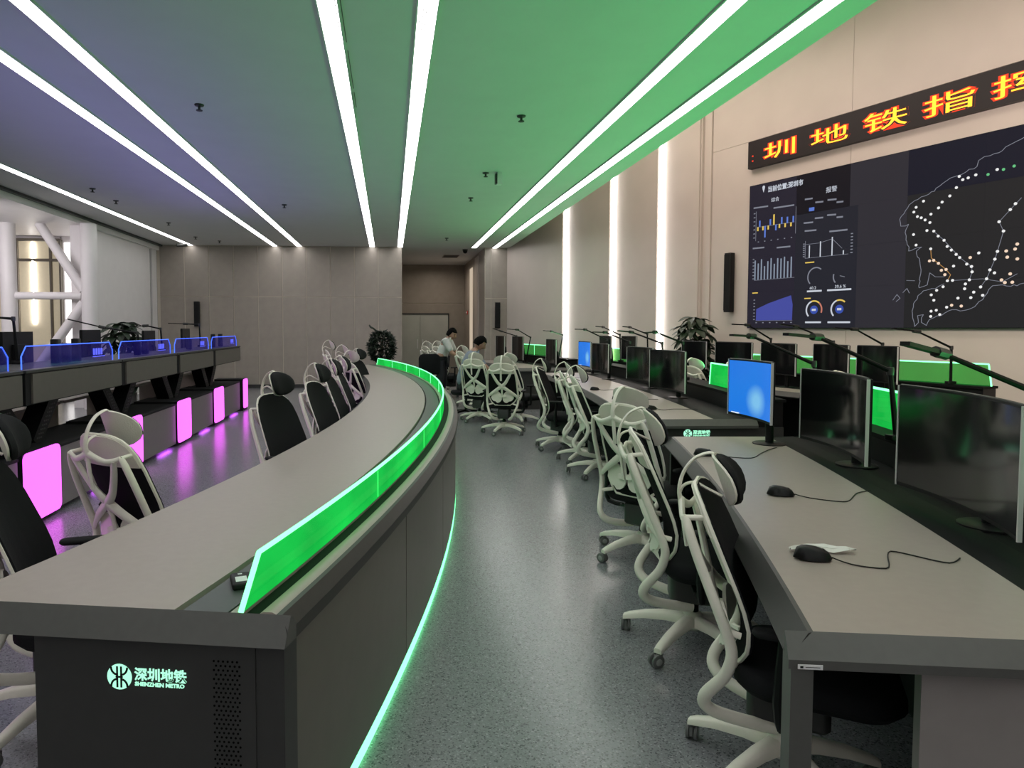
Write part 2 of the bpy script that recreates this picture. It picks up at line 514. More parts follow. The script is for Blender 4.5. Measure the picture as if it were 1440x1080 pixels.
# right wall: runs at an angle; local x = along the wall towards us, -y = into the room
WA = math.atan2(-1, 0.373)
wr = struct(MB().box(0, 29, 0.0, 0.2, 0, 6.6).build('wall_right', M['joint'], None, (3.05, 17.5, 0), WA, smooth=False))
ss = [0.0, 2.593, 4.215, 5.571, 6.574]
for i in range(4):
    a, b = ss[i], ss[i + 1]
    MB().add([(a, 0, 0.05), (b, 0, 0.05), (b, -0.13, 0.05), (a, -0.03, 0.05), (a, 0, 6.55), (b, 0, 6.55), (b, -0.13, 6.55), (a, -0.03, 6.55)],
             [(0, 1, 2, 3), (7, 6, 5, 4), (0, 4, 5, 1), (1, 5, 6, 2), (2, 6, 7, 3), (3, 7, 4, 0)]).build('panel', M['wallr'], wr, smooth=False)
    if i < 3:
        MB().box(b + 0.001, b + 0.012, -0.085, -0.035, 0.6, 6.4).build('strip_glow', M['wallstrip'], wr, smooth=False)
MB().box(6.574, 6.60, -0.10, 0, 0.05, 6.55).box(6.60, 6.70, -0.05, 0, 0.05, 6.55).box(6.70, 6.78, -0.08, 0, 0.05, 6.55).build('pilaster', M['wallr'], wr, smooth=False)
x = 6.785
while x < 27:
    for z0, z1 in ((0.05, 4.415), (4.42, 6.55)):
        MB().box(x, x + 2.395, -0.05, 0, z0, z1).build('panel', M['wallr'], wr, smooth=False)
    x += 2.4

# white steel bracing in the left bay
def col_piece(name, label, a, b, r):
    o = MB().tube([a, b], r, 20, ref=(0, 1, 0)).build(name, M['white'])
    return tag(o, label, 'column' if name == 'round_column' else 'brace')
col_piece('round_column', 'thick white round column at the left edge, left of the lit window', (-6.99, 13.2, 0), (-6.99, 13.2, 3.43), 0.135)
col_piece('round_column', 'white round column right of the lit window, beside the white wall', (-5.55, 13.2, 0), (-5.55, 13.2, 3.43), 0.145)
col_piece('steel_brace', 'white horizontal steel brace crossing the lit window', (-6.86, 13.2, 2.105), (-5.69, 13.2, 2.105), 0.07)
col_piece('steel_brace', 'white diagonal steel brace slanting up to the ceiling before the window', (-6.42, 13.2, 3.43), (-5.66, 13.2, 2.20), 0.085)
col_piece('steel_brace', 'white diagonal steel brace slanting down below the horizontal brace', (-5.66, 13.2, 1.98), (-6.86, 13.2, 0.30), 0.085)

# ceiling strip lights
def strip_light(x, label, w=0.125, y0=-9.0, y1=17.45, slots=None, x1=None):
    L = y1 - y0
    x = x - ((x1 - x) * 6 / 20.45 if x1 is not None else 0)
    t = thing('strip_light', label, 'light', (x, y0, CZ), 0)
    sh = (x1 - x) * L / 20.45 if x1 is not None else 0.0
    MB().add([(-w / 2, 0, -0.012), (w / 2, 0, -0.012), (w / 2 + sh, L, -0.012), (-w / 2 + sh, L, -0.012), (-w / 2, 0, 0), (w / 2, 0, 0), (w / 2 + sh, L, 0), (-w / 2 + sh, L, 0)],
             [(3, 2, 1, 0), (4, 5, 6, 7), (0, 1, 5, 4), (1, 2, 6, 5), (2, 3, 7, 6), (3, 0, 4, 7)]).build('diffuser', M['strip'], t, smooth=False)
    for s in (-1, 1):
        a = s * (w / 2 + 0.006)
        MB().add([(a - 0.006, 0, -0.016), (a + 0.006, 0, -0.016), (a + 0.006 + sh, L, -0.016), (a - 0.006 + sh, L, -0.016), (a - 0.006, 0, 0), (a + 0.006, 0, 0), (a + 0.006 + sh, L, 0), (a - 0.006 + sh, L, 0)],
                 [(3, 2, 1, 0), (4, 5, 6, 7), (0, 1, 5, 4), (1, 2, 6, 5), (2, 3, 7, 6), (3, 0, 4, 7)]).build('trim_rail', M['ceil'], t, smooth=False)
    for xs, ya, yb in (slots or []):
        MB().box(xs - 0.003, xs + 0.003, ya - y0, yb - y0, -0.015, -0.011).build('air_slot', M['slot'], t, smooth=False)
    return t
strip_light(-4.90, 'outer ceiling light strip at far left, nearest the side bay')
strip_light(-2.98, 'left line of the left pair of ceiling light strips', x1=-2.885)
strip_light(-2.35, 'right line of the left pair of ceiling light strips', x1=-2.275)
sl = [(dx, a, b) for dx in (0.008, 0.026, 0.044) for a, b in ((4.2, 5.05), (5.2, 6.0), (6.1, 6.5))]
strip_light(-0.36, 'left line of the centre pair of ceiling light strips, with air slots', slots=sl, x1=-0.41)
sl = [(dx, a, b) for dx in (-0.048, -0.028, -0.008, 0.012) for a, b in ((4.5, 5.2), (5.3, 6.1), (6.2, 6.9), (9.0, 9.9), (10.1, 10.9))]
strip_light(0.24, 'right line of the centre pair of ceiling light strips, with air slots', slots=sl, x1=0.262)
strip_light(2.20, 'left line of the right pair of ceiling light strips', x1=2.165)
strip_light(2.845, 'ceiling light strip running along the ceiling edge by the screen wall', x1=2.73)

# things on the ceiling
SPR = MB().lathe([(0.045, 0), (0.04, -0.012), (0.012, -0.018), (0.012, -0.045), (0.03, -0.05), (0.03, -0.056), (0.004, -0.06)], 12).mesh('sprinkler_body', M['dgrey'])
for x, y, lab in ((-1.75, 6.58, 'dark ceiling sprinkler nearest the camera, left of the centre light strips'),
                  (1.287, 6.68, 'dark ceiling sprinkler on the green lit ceiling, nearest the camera'),
                  (1.282, 9.12, 'dark ceiling sprinkler just left of the hanging detector box'),
                  (1.289, 10.86, 'dark ceiling sprinkler beyond the hanging detector box'),
                  (-4.376, 10.58, 'ceiling sprinkler by the outer left light strip, nearest the camera'),
                  (-4.411, 11.54, 'ceiling sprinkler by the outer left light strip, second along'),
                  (-4.304, 13.84, 'ceiling sprinkler by the outer left light strip, third along'),
                  (-4.364, 15.92, 'ceiling sprinkler by the outer left light strip, fourth along'),
                  (-4.0, 16.6, 'ceiling sprinkler by the outer left light strip, last before the back wall'),
                  (-1.749, 11.7, 'ceiling sprinkler between the left and centre pairs of strips, far one'),
                  (1.31, 15.7, 'ceiling sprinkler in front of the corridor opening')):
    o = link('ceiling_sprinkler', SPR, None, (x, y, CZ))
    tag(o, lab, 'sprinkler')
db = thing('beam_detector', 'small white box detector hanging from the green lit ceiling', 'detector', (1.46, 9.1, CZ))
MB().box(-0.03, 0.03, -0.05, 0.05, -0.16, 0).build('housing', M['label'], db)
MB().box(-0.055, -0.03, -0.04, 0.04, -0.15, -0.02).build('lens', M['dgrey'], db)
cv = thing('ceiling_vent', 'small dark square vent in the corridor ceiling', 'vent', (1.75, 19.6, CZ))
MB().box(-0.22, 0.22, -0.35, 0.35, -0.012, 0).build('frame', M['panel_d'], cv)
for k in range(6):
    MB().box(-0.2, 0.2, -0.3 + k * 0.1, -0.24 + k * 0.1, -0.018, -0.012).build('slat', M['dgrey'], cv, smooth=False)
dc = thing('dome_camera', 'black dome camera under the corridor ceiling edge', 'camera', (1.98, 17.9, CZ))
MB().lathe([(0.07, 0), (0.07, -0.03)], 16).build('mount', M['dgrey'], dc)
MB().lathe([(0.06, -0.03), (0.058, -0.06), (0.045, -0.09), (0.02, -0.105), (0.002, -0.108)], 16).build('dome', M['black'], dc)
dc = thing('bullet_camera', 'grey camera under the ceiling at the left end of the back wall', 'camera', (-4.95, 16.9, CZ))
MB().tube([(0, 0, 0), (0, 0, -0.06)], 0.02, 8, ref=(1, 0, 0)).build('mount', M['dgrey'], dc)
MB().tube([(-0.11, -0.06, -0.085), (0.10, 0.05, -0.06)], 0.04, 12, ref=(0, 0, 1)).build('body', M['dgrey'], dc)
fa = thing('fire_alarm', 'small red alarm box on the corridor wall', 'alarm', (2.45, 21.4, 2.0))
MB().box(-0.03, 0, -0.06, 0.06, -0.06, 0.06).build('housing', mat('red_plastic', (0.5, 0.03, 0.03), 0.4, noise=0.02), fa)
MB().lathe([(0.03, 0), (0.02, 0.02)], 12, Matrix.Translation((-0.03, 0, 0)) @ Matrix.Rotation(-PI / 2, 4, 'Y')).build('button', M['label'], fa)

# column loudspeakers on the walls
def column_speaker(loc, h, rotz, label, w=0.13):
    t = thing('column_speaker', label, 'speaker', loc, rotz)
    MB().pad(0, -0.07, -h / 2, h / 2, w, 0.11, 0.02, 0.006).build('cabinet', M['black'], t)
    MB().box(-w / 2 + 0.012, w / 2 - 0.012, -0.132, -0.124, -h / 2 + 0.03, h / 2 - 0.03).build('grille', M['blackm'], t)
    MB().box(-0.03, 0.03, -0.02, 0.0, -0.08, 0.08).build('wall_bracket', M['dgrey'], t)
column_speaker((-4.775, 17.5, 1.86), 0.62, 0, 'black column loudspeaker on the back wall above the left consoles')
column_speaker((2.77, 17.5, 1.84), 0.66, 0, 'black column loudspeaker on the narrow wall right of the corridor')
column_speaker((5.53, 10.70, 2.24), 0.95, WA, 'tall black column loudspeaker left of the big video wall')

# ------------------------------------------------------------------ video wall and LED sign
def flat_text(body, x, z, size, name, m, par, y=-0.068, sx=1.0, bold=0.0):
    return text_mesh(body, size, Matrix.Translation((x, y, z)) @ Matrix.Rotation(PI / 2, 4, 'X'), name, m, par, 0.001, bold, sx)
VW = thing('video_wall', 'big dark video wall with charts and a route map', 'screen', (5.716 - 0.05 * 0.937, 10.352 - 0.05 * 0.3495, 0), WA)
MB().box(-0.035, 6.6, -0.06, 0.0, 1.505, 3.71).build('frame', M['black'], VW, smooth=False)
def led(name, col):
    m = mat(name, (0.006, 0.006, 0.007), 0.6, emit=col, estr=0.6, spec=0.12)
    return m
TI = 0.6096
BL = [(-0.03, 0.79, 1.51, 3.705, led('led_plum', (0.020, 0.017, 0.032))), (0.79, 1.60, 3.14, 3.705, led('led_night', (0.005, 0.004, 0.009))),
      (0.79, 1.72, 1.51, 3.14, led('led_slate', (0.017, 0.018, 0.029))), (1.60, 2.35, 3.14, 3.705, led('led_lavender', (0.030, 0.028, 0.038))), (1.72, 2.35, 1.51, 3.14, led('led_lavender', (0, 0, 0))),
      (2.35, 6.59, 3.15, 3.705, led('led_navy', (0.006, 0.007, 0.020))), (2.35, 6.59, 1.51, 3.15, led('led_grey', (0.017, 0.017, 0.019)))]
for x0, x1, z0, z1, m in BL:
    nx, nz = max(1, round((x1 - x0) / 0.8)), max(1, round((z1 - z0) / 0.55))
    for i in range(nx):
        for j in range(nz):
            a, b = x0 + (x1 - x0) * i / nx, x0 + (x1 - x0) * (i + 1) / nx
            c, d = z0 + (z1 - z0) * j / nz, z0 + (z1 - z0) * (j + 1) / nz
            MB().box(a + 0.0006, b - 0.0006, -0.064, -0.06, c + 0.0006, d - 0.0006).build('display_tile', m, VW, smooth=False)
def segs(name, m, lines, w, par=VW, y=-0.066):
    b = MB()
    for (x0, z0), (x1, z1) in lines:
        b.bar((x0, y, z0), (x1, y, z1), 0.003, w, up=(0, 0, 1) if abs(z1 - z0) < abs(x1 - x0) else (1, 0, 0))
    return b.build(name, m, par, smooth=False)
def poly(pts):
    return list(zip(pts[:-1], pts[1:]))
pale, dim, blue, yellow = emat('pale_print', (0.60, 0.64, 0.72), 0.75), emat('dim_print', (0.36, 0.38, 0.46), 0.45), emat('blue_print', (0.12, 0.22, 0.70), 0.7), emat('yellow_print', (0.85, 0.60, 0.12), 0.7)
flat_text('当前位置:深圳市', 0.30, 3.565, 0.092, 'title_text', pale, VW, sx=0.9, bold=0.002)
MB().lathe([(0.001, 0), (0.018, 0.05), (0.024, 0.08), (0.015, 0.1), (0.001, 0.105)], 10, Matrix.Translation((0.225, -0.066, 3.57)) @ Matrix.Diagonal((1, 0.06, 1, 1))).build('map_pin', pale, VW)
flat_text('综合', 0.365, 3.405, 0.07, 'heading_text', pale, VW)
flat_text('报警', 1.25, 3.385, 0.085, 'heading_text', pale, VW)
bars_b, bars_y = [], []
for xx, top, bot, c in ((0.136, 3.06, 2.998, 'y'), (0.169, 3.151, 3.06, 'b'), (0.228, 3.06, 2.998, 'y'), (0.266, 3.06, 2.885, 'b'), (0.323, 3.058, 2.998, 'y'), (0.358, 3.148, 3.06, 'b'), (0.42, 3.21, 3.056, 'y'),
                        (0.457, 3.055, 2.969, 'b'), (0.518, 3.055, 2.996, 'y'), (0.556, 3.15, 3.05, 'b'), (0.615, 3.053, 2.995, 'y'), (0.65, 3.141, 3.048, 'b'), (0.712, 3.051, 2.994, 'y'), (0.749, 3.138, 3.046, 'b')):
    (bars_y if c == 'y' else bars_b).append(((xx, bot), (xx, top)))
segs('bar_chart', blue, bars_b, 0.024)
segs('bar_chart', yellow, bars_y, 0.024)
rb = random.Random(3)
tall = [((0.10 + k * 0.0575, 2.25), (0.10 + k * 0.0575, 2.25 + h)) for k, h in enumerate((0.30, 0.25, 0.31, 0.20, 0.27, 0.31, 0.22, 0.30, 0.29, 0.31, 0.24, 0.30))]
segs('bar_chart', emat('grey_blue_print', (0.30, 0.36, 0.46), 0.6), tall, 0.02)
segs('chart_axis', dim, [((0.09, 2.245), (0.79, 2.245)), ((0.10, 2.85), (0.10, 3.3)), ((0.79, 2.88), (0.79, 3.27)), ((0.12, 3.055), (0.77, 3.05)), ((0.13, 1.62), (0.77, 1.62)), ((0.955, 2.505), (1.60, 2.505)), ((0.955, 2.505), (0.955, 2.75))], 0.005)
ticks = []
for k in range(7):
    ticks += [((0.055, 2.90 + k * 0.062), (0.085, 2.90 + k * 0.062)), ((0.055, 2.27 + k * 0.05), (0.082, 2.27 + k * 0.05)), ((0.085, 1.64 + k * 0.05), (0.112, 1.64 + k * 0.05)), ((1.63, 2.52 + k * 0.042), (1.66, 2.52 + k * 0.042)), ((0.92, 2.53 + k * 0.03), (0.945, 2.53 + k * 0.03))]
for k in range(6):
    ticks += [((0.13 + k * 0.122, 1.59), (0.155 + k * 0.122, 1.59)), ((0.14 + k * 0.115, 2.83), (0.16 + k * 0.115, 2.83)), ]
segs('axis_ticks', dim, ticks, 0.014)
MB().prism([(0.135, -0.0655, 1.625), (0.765, -0.0655, 1.625), (0.771, -0.0655, 1.85), (0.741, -0.0655, 1.986), (0.60, -0.0655, 1.95), (0.35, -0.0655, 1.88), (0.139, -0.0655, 1.80)], (0, 0.001, 0)).build('area_chart', emat('indigo_print', (0.045, 0.055, 0.26), 1.0), VW, smooth=False)
segs('line_chart', pale, [((1.02, 2.505), (1.02, 2.68)), ((1.19, 2.505), (1.19, 2.72)), ((1.365, 2.505), (1.365, 2.76)), ((1.53, 2.505), (1.53, 2.56))], 0.014)
segs('line_chart', dim, poly([(0.95, 2.70), (1.18, 2.70), (1.365, 2.735), (1.51, 2.59)]), 0.005)
segs('caption_print', dim, [((0.05, 3.36), (0.31, 3.35)), ((0.41, 3.305), (0.757, 3.295)), ((0.05, 2.74), (0.26, 2.735)), ((0.48, 2.707), (0.71, 2.702)), ((0.93, 3.345), (1.05, 3.34)), ((1.095, 3.276), (1.215, 3.268)), ((1.28, 3.278), (1.41, 3.268)), ((1.414, 3.225), (1.51, 3.22)), ((0.92, 3.01), (1.066, 3.003)), ((1.094, 3.054), (1.22, 3.047)), ((1.28, 3.07), (1.41, 3.06)), ((0.94, 2.895), (1.12, 2.886)), ((1.32, 2.84), (1.58, 2.832)), ((1.42, 3.02), (1.51, 3.015))], 0.022)
segs('caption_print', pale, [((1.0, 2.03), (1.226, 2.03)), ((1.31, 2.03), (1.656, 2.03)), ((0.983, 1.589), (1.227, 1.588)), ((1.328, 1.587), (1.653, 1.585))], 0.024)
segs('caption_print', blue, [((1.0, 3.19), (1.08, 3.188))], 0.05)
segs('caption_print', yellow, [((0.06, 2.05), (0.16, 2.05)), ((0.96, 2.44), (1.10, 2.44)), ((0.96, 1.93), (1.06, 1.93))], 0.016)
flat_text('60.2', 1.04, 2.055, 0.06, 'value_text', pale, VW)
flat_text('39.6 %', 1.42, 2.055, 0.06, 'value_text', pale, VW)
def arc(name, m, cx, cz, r, a0, a1, w, n=18):
    pts = [(cx + r * 0.95 * math.cos(math.radians(a0 + (a1 - a0) * k / n)), cz + r * math.sin(math.radians(a0 + (a1 - a0) * k / n))) for k in range(n + 1)]
    return segs(name, m, poly(pts), w)
arc('gauge', dim, 1.13, 2.23, 0.13, 225, 50, 0.016)
arc('gauge', dim, 1.50, 2.21, 0.11, 225, 160, 0.016)
segs('gauge_needle', dim, [((1.49, 2.22), (1.56, 2.20))], 0.008)
for cx in (1.115, 1.495):
    arc('gauge', pale, cx, 1.765, 0.125, 225, 110, 0.02)
    arc('gauge', yellow, cx, 1.765, 0.125, 110, 50, 0.02)
    if cx < 1.2:
        arc('gauge', emat('salmon_print', (0.7, 0.25, 0.18), 0.6), cx, 1.765, 0.125, 50, -20, 0.02)
    MB().lathe([(0.06, 0), (0.06, 0.003)], 16, Matrix.Translation((cx, -0.064, 1.765)) @ Matrix.Rotation(PI / 2, 4, 'X')).build('gauge_centre', emat('deep_blue_print', (0.03, 0.06, 0.30), 1.0), VW)
    segs('value_print', pale, [((cx - 0.03, 1.765), (cx + 0.03, 1.765))], 0.03, y=-0.069)
# the route map
coast1 = [(3.489, 3.542), (3.425, 3.518), (3.353, 3.47), (3.277, 3.455), (3.181, 3.444), (3.122, 3.412), (3.108, 3.348), (3.004, 3.313), (2.923, 3.284), (2.798, 3.251), (2.713, 3.197), (2.66, 3.148), (2.515, 3.109), (2.412, 3.058), (2.333, 2.973), (2.264, 2.872), (2.279, 2.784), (2.374, 2.796), (2.341, 2.726), (2.385, 2.463), (2.539, 2.496), (2.478, 2.454), (2.522, 2.316), (2.539, 2.218), (2.523, 2.0), (2.617, 2.031), (2.64, 2.174), (2.704, 2.122), (2.803, 2.115)]
coast2 = [(2.805, 2.032), (2.709, 1.979), (2.574, 1.961), (2.512, 1.904), (2.464, 1.808), (2.458, 1.636), (2.485, 1.525), (2.529, 1.574), (2.515, 1.659), (2.584, 1.67), (2.564, 1.574), (2.623, 1.537), (2.654, 1.609), (2.785, 1.655), (2.869, 1.712), (3.016, 1.709), (3.138, 1.751), (3.215, 1.828), (3.27, 1.938), (3.308, 1.981), (3.403, 1.986), (3.542, 1.967), (3.8, 2.05), (4.1, 2.2)]
def rough(pts, amp):
    r, out = random.Random(5), []
    for a, b in zip(pts[:-1], pts[1:]):
        out.append(a)
        L = math.hypot(b[0] - a[0], b[1] - a[1])
        for k in range(1, max(1, int(L / 0.035))):
            t = k / max(1, int(L / 0.035))
            out.append((a[0] + (b[0] - a[0]) * t + r.uniform(-amp, amp), a[1] + (b[1] - a[1]) * t + r.uniform(-amp, amp)))
    return out + [pts[-1]]
coast1 = [(3.9, 3.62), (3.65, 3.60)] + coast1
segs('map_outline', dim, poly(rough(coast1, 0.012)), 0.006)
segs('map_outline', dim, poly(rough(coast2, 0.012)), 0.006)
segs('route_line', dim, poly([(2.91, 2.066), (3.207, 2.065), (3.402, 2.019), (3.538, 2.098)]) + poly([(2.668, 2.672), (2.788, 2.549), (2.963, 2.328), (3.09, 2.214), (3.098, 2.152), (3.073, 2.062)]) + poly([(3.19, 1.974), (3.247, 2.063), (3.321, 2.277), (3.343, 2.361), (3.394, 2.58), (3.348, 2.689), (3.45, 2.807), (3.55, 2.92)]), 0.005)
segs('route_line', emat('orange_print', (0.6, 0.32, 0.10), 0.6), poly([(2.642, 2.463), (2.652, 2.353), (2.734, 2.281), (2.821, 2.201), (2.872, 2.134), (2.84, 2.066)]), 0.006)
segs('route_line', dim, poly([(2.21, 1.86), (2.26, 1.93), (2.30, 1.88), (2.25, 1.84)]) + poly([(2.33, 1.95), (2.38, 2.0), (2.41, 1.94)]) + [((2.37, 2.10), (2.47, 2.09))], 0.006)
white_dots = [(2.541, 3.051), (2.457, 2.99), (2.432, 2.936), (2.476, 2.874), (2.521, 2.853), (2.567, 2.82), (2.623, 2.781), (2.631, 2.88), (2.714, 2.942), (2.752, 3.005), (2.834, 3.063), (2.901, 3.148), (2.928, 3.272), (2.966, 3.227), (3.022, 3.237), (3.099, 3.255), (3.31, 3.272), (2.592, 2.689), (2.67, 2.672), (2.721, 2.606), (2.788, 2.549), (2.825, 2.472), (2.871, 2.425), (2.924, 2.369), (2.963, 2.328), (3.04, 2.246), (3.09, 2.214), (3.098, 2.152), (3.073, 2.062), (3.033, 2.017), (3.027, 1.962), (2.437, 2.66), (2.471, 2.527), (2.642, 2.463), (2.795, 1.998), (2.725, 1.959), (2.666, 1.907), (2.697, 1.841), (2.67, 1.71), (2.668, 1.647), (2.728, 1.72), (2.769, 1.667), (2.842, 1.753), (2.96, 1.856), (3.094, 1.856), (3.122, 1.918), (3.19, 1.974), (3.247, 2.063), (3.276, 2.161), (3.321, 2.277), (3.343, 2.361), (3.394, 2.58), (3.348, 2.689), (3.45, 2.807), (3.497, 2.864), (3.159, 2.362), (2.901, 2.234), (2.896, 2.067), (2.84, 2.066), (3.214, 1.878), (3.322, 2.124)]
warm_dots = [(2.633, 2.318), (2.68, 2.321), (2.734, 2.281), (2.77, 2.195), (2.821, 2.201), (2.81, 2.14), (3.073, 2.318), (2.895, 1.775), (2.998, 1.762), (3.426, 2.009), (3.496, 2.009), (3.473, 2.102), (3.439, 2.288), (3.51, 2.37), (3.427, 2.357), (3.393, 2.04), (3.534, 2.26), (3.528, 2.422)]
def dots(name, m, pts, r):
    for x, z in pts:
        if (name, m.name) not in PANEL:
            PANEL[(name, m.name)] = MB().lathe([(r, 0), (r, 0.003)], 8, Matrix.Rotation(PI / 2, 4, 'X')).mesh(name, m)
        link(name, PANEL[(name, m.name)], VW, (x, -0.065, z))
dots('map_dot', emat('white_dot', (0.85, 0.85, 0.85), 0.8), white_dots, 0.0165)
dots('map_dot', emat('warm_dot', (0.9, 0.68, 0.52), 0.8), warm_dots, 0.0175)
dots('map_dot', emat('green_dot', (0.15, 0.6, 0.25), 0.7), [(3.222, 3.235), (3.371, 3.26), (3.47, 3.276)], 0.016)

SG = thing('led_sign', 'long black sign with glowing orange characters above the video wall', 'sign', (5.716 - 0.05 * 0.937, 10.352 - 0.05 * 0.3495, 0), WA)
MB().box(-0.055, 6.6, -0.09, 0.0, 3.972, 4.385).build('sign_box', mat('sign_black', (0.010, 0.006, 0.008), 0.5, noise=0.05), SG, smooth=False)
for ch, x0 in (('圳', 0.225), ('地', 1.00), ('铁', 1.765), ('指', 2.51), ('挥', 3.235)):
    for m, bo, y in ((M['redglow'], 0.012, -0.0910), (M['orange'], 0.0, -0.0925)):  # bold red copy behind paints the glow halo round each character
        flat_text(ch, x0, 4.06, 0.262, 'sign_character', m, SG, y=y, sx=2.25, bold=bo)
segs('sign_dots', M['redglow'], [((0.022, 4.155), (0.046, 4.155)), ((0.022, 4.08), (0.046, 4.08))], 0.02, SG, y=-0.092)

# ------------------------------------------------------------------ curved console furniture
class Arc:
    """a run of console furniture on a circle: centre c, near and far end lines (point, direction)"""
    def __init__(s, c, near, far, org):
        s.c, s.org = Vector(c), Vector(org)
        s.ends = []
        for (p, d), sgn in ((near, -1), (far, 1)):
            d = Vector(d).normalized()
            n = Vector((-d.y, d.x))
            if n.y * sgn < 0:
                n = -n
            s.ends.append((Vector(p), d, n))
    def ang(s, k, r, off=0.0):
        p, d, n = s.ends[k]
        q = p + n * off - s.c
        b = q.dot(d)
        t = -b + math.sqrt(max(b * b - q.dot(q) + r * r, 0))
        v = q + d * t
        return math.atan2(v.y, v.x)
    def pt(s, r, a, z):
        return (s.c.x + r * math.cos(a) - s.org.x, s.c.y + r * math.sin(a) - s.org.y, z)
    def slab(s, mb, prof, n=40, t0=0.0, t1=1.0):
        """prof: closed (r, z, outward offset at the ends)"""
        m = len(prof)
        vs, fs = [], []
        for i in range(n + 1):
            t = t0 + (t1 - t0) * i / n
            for r, z, o in prof:
                a0, a1 = s.ang(0, r, o), s.ang(1, r, o)
                vs.append(s.pt(r, a0 + (a1 - a0) * t, z))
        for i in range(n):
            for k in range(m):
                fs.append((i * m + k, i * m + (k + 1) % m, (i + 1) * m + (k + 1) % m, (i + 1) * m + k))
        fs.append(tuple(range(m - 1, -1, -1)))
        fs.append(tuple(n * m + k for k in range(m)))
        mb.add(vs, fs)
        return mb
    def rect(s, mb, r0, r1, z0, z1, o=0.0, n=40, t0=0.0, t1=1.0):
        return s.slab(mb, [(r0, z0, o), (r1, z0, o), (r1, z1, o), (r0, z1, o)], n, t0, t1)
    def end_frame(s, k, r, off=0.0):
        """local axes on an end face: origin at radius r, x to the viewer's right, normal outwards"""
        p, d, n = s.ends[k]
        a = s.ang(k, r, off)
        o = Vector((s.c.x + r * math.cos(a) - s.org.x, s.c.y + r * math.sin(a) - s.org.y, 0))
        x = Vector((d.x, d.y, 0)) if k == 0 else Vector((-d.x, -d.y, 0))
        nn = Vector((n.x, n.y, 0))
        return Matrix((x, Vector((0, 0, 1)), nn)).transposed().to_4x4(), o
    def end_prism(s, mb, k, r0, r1, sec):
        """sec: (offset, z) section swept along the end line between radii r0 and r1"""
        vs, m = [], len(sec)
        for r in (r0, r1):
            for off, z in sec:
                a = s.ang(k, r, off)
                vs.append(s.pt(r, a, z))
        mb.add(vs, [tuple(range(m - 1, -1, -1)), tuple(range(m, 2 * m))] + [(i, (i + 1) % m, m + (i + 1) % m, m + i) for i in range(m)])
        return mb

def make_logo(par, fr, o, x, z, s=1.0):
    """round emblem and two lines of glowing writing on an end face"""
    T = Matrix.Translation(o + fr.to_3x3() @ Vector((x, z, 0))) @ fr
    b = MB()
    b.lathe([(0.034 * s, 0.0), (0.034 * s, 0.0015)], 32, T)
    lg = b.build('emblem', M['logo'], par, smooth=False)
    e = MB()
    for sx in (-1, 1):
        e.bar(T @ Vector((sx * 0.0055 * s, -0.028 * s, 0.0022)), T @ Vector((sx * 0.0055 * s, 0.028 * s, 0.0022)), 0.0052 * s, 0.001, up=T.to_3x3() @ Vector((0, 0, 1)))
        for sy in (-1, 1):
            pts = [T @ Vector((sx * s * (0.0055 + 0.017 * math.sin(a)), sy * s * (0.006 + 0.020 * (1 - math.cos(a))), 0.0022)) for a in [k * PI / 12 for k in range(7)]]
            for p, q in zip(pts[:-1], pts[1:]):
                e.bar(p, q, 0.0055 * s, 0.001, up=T.to_3x3() @ Vector((0, 0, 1)))
    e.bar(T @ Vector((-0.010 * s, 0, 0.0022)), T @ Vector((0.010 * s, 0, 0.0022)), 0.005 * s, 0.001, up=T.to_3x3() @ Vector((0, 0, 1)))
    e.build('emblem_mark', M['blackm'], lg, smooth=False)
    text_mesh('深圳地铁', 0.036 * s, T @ Matrix.Translation((0.041 * s, -0.004 * s, 0)), 'logo_text', M['logo'], par, 0.001, 0.0008 * s, 1.0)
    text_mesh('SHENZHEN METRO', 0.0145 * s, T @ Matrix.Translation((0.042 * s, -0.0215 * s, 0)), 'logo_text', M['logo'], par, 0.001, 0.0004 * s, 1.08)

def pane_row(arc, root, r, z0, z1, n, ta=0.0, tb=1.0, slant=0.1, sub=6, th=0.006, m='greenpane'):
    """upright glowing acrylic panes with bright edges, one part each"""
    for k in range(n):
        t0, t1 = ta + (tb - ta) * k / n, ta + (tb - ta) * (k + 1) / n
        L = (arc.ang(1, r) - arc.ang(0, r)) * r
        g = []
        for z, e in ((z0, 0), (z1, 1)):
            row = []
            for i in range(sub + 1):
                t = t0 + (t1 - t0) * i / sub
                if k == 0 and i == 0 and e:
                    t += slant / L
                if k == n - 1 and i == sub and e:
                    t -= slant / L
                row.append(arc.pt(r, arc.ang(0, r) + (arc.ang(1, r) - arc.ang(0, r)) * t, z))
            g.append(row)
        p = MB().slab(g, th).build('glass_pane', M[m], root, ang=30)
        e = MB().tube(g[1], 0.0075, 6, ref=(0, 0, 1))
        e.tube([g[0][0], g[1][0]], 0.0075 if k == 0 else 0.004, 6, ref=(1, 0, 0))
        if k == n - 1:
            e.tube([g[0][-1], g[1][-1]], 0.0075, 6, ref=(1, 0, 0))
        e.build('edge_light', M['greenedge'], p)

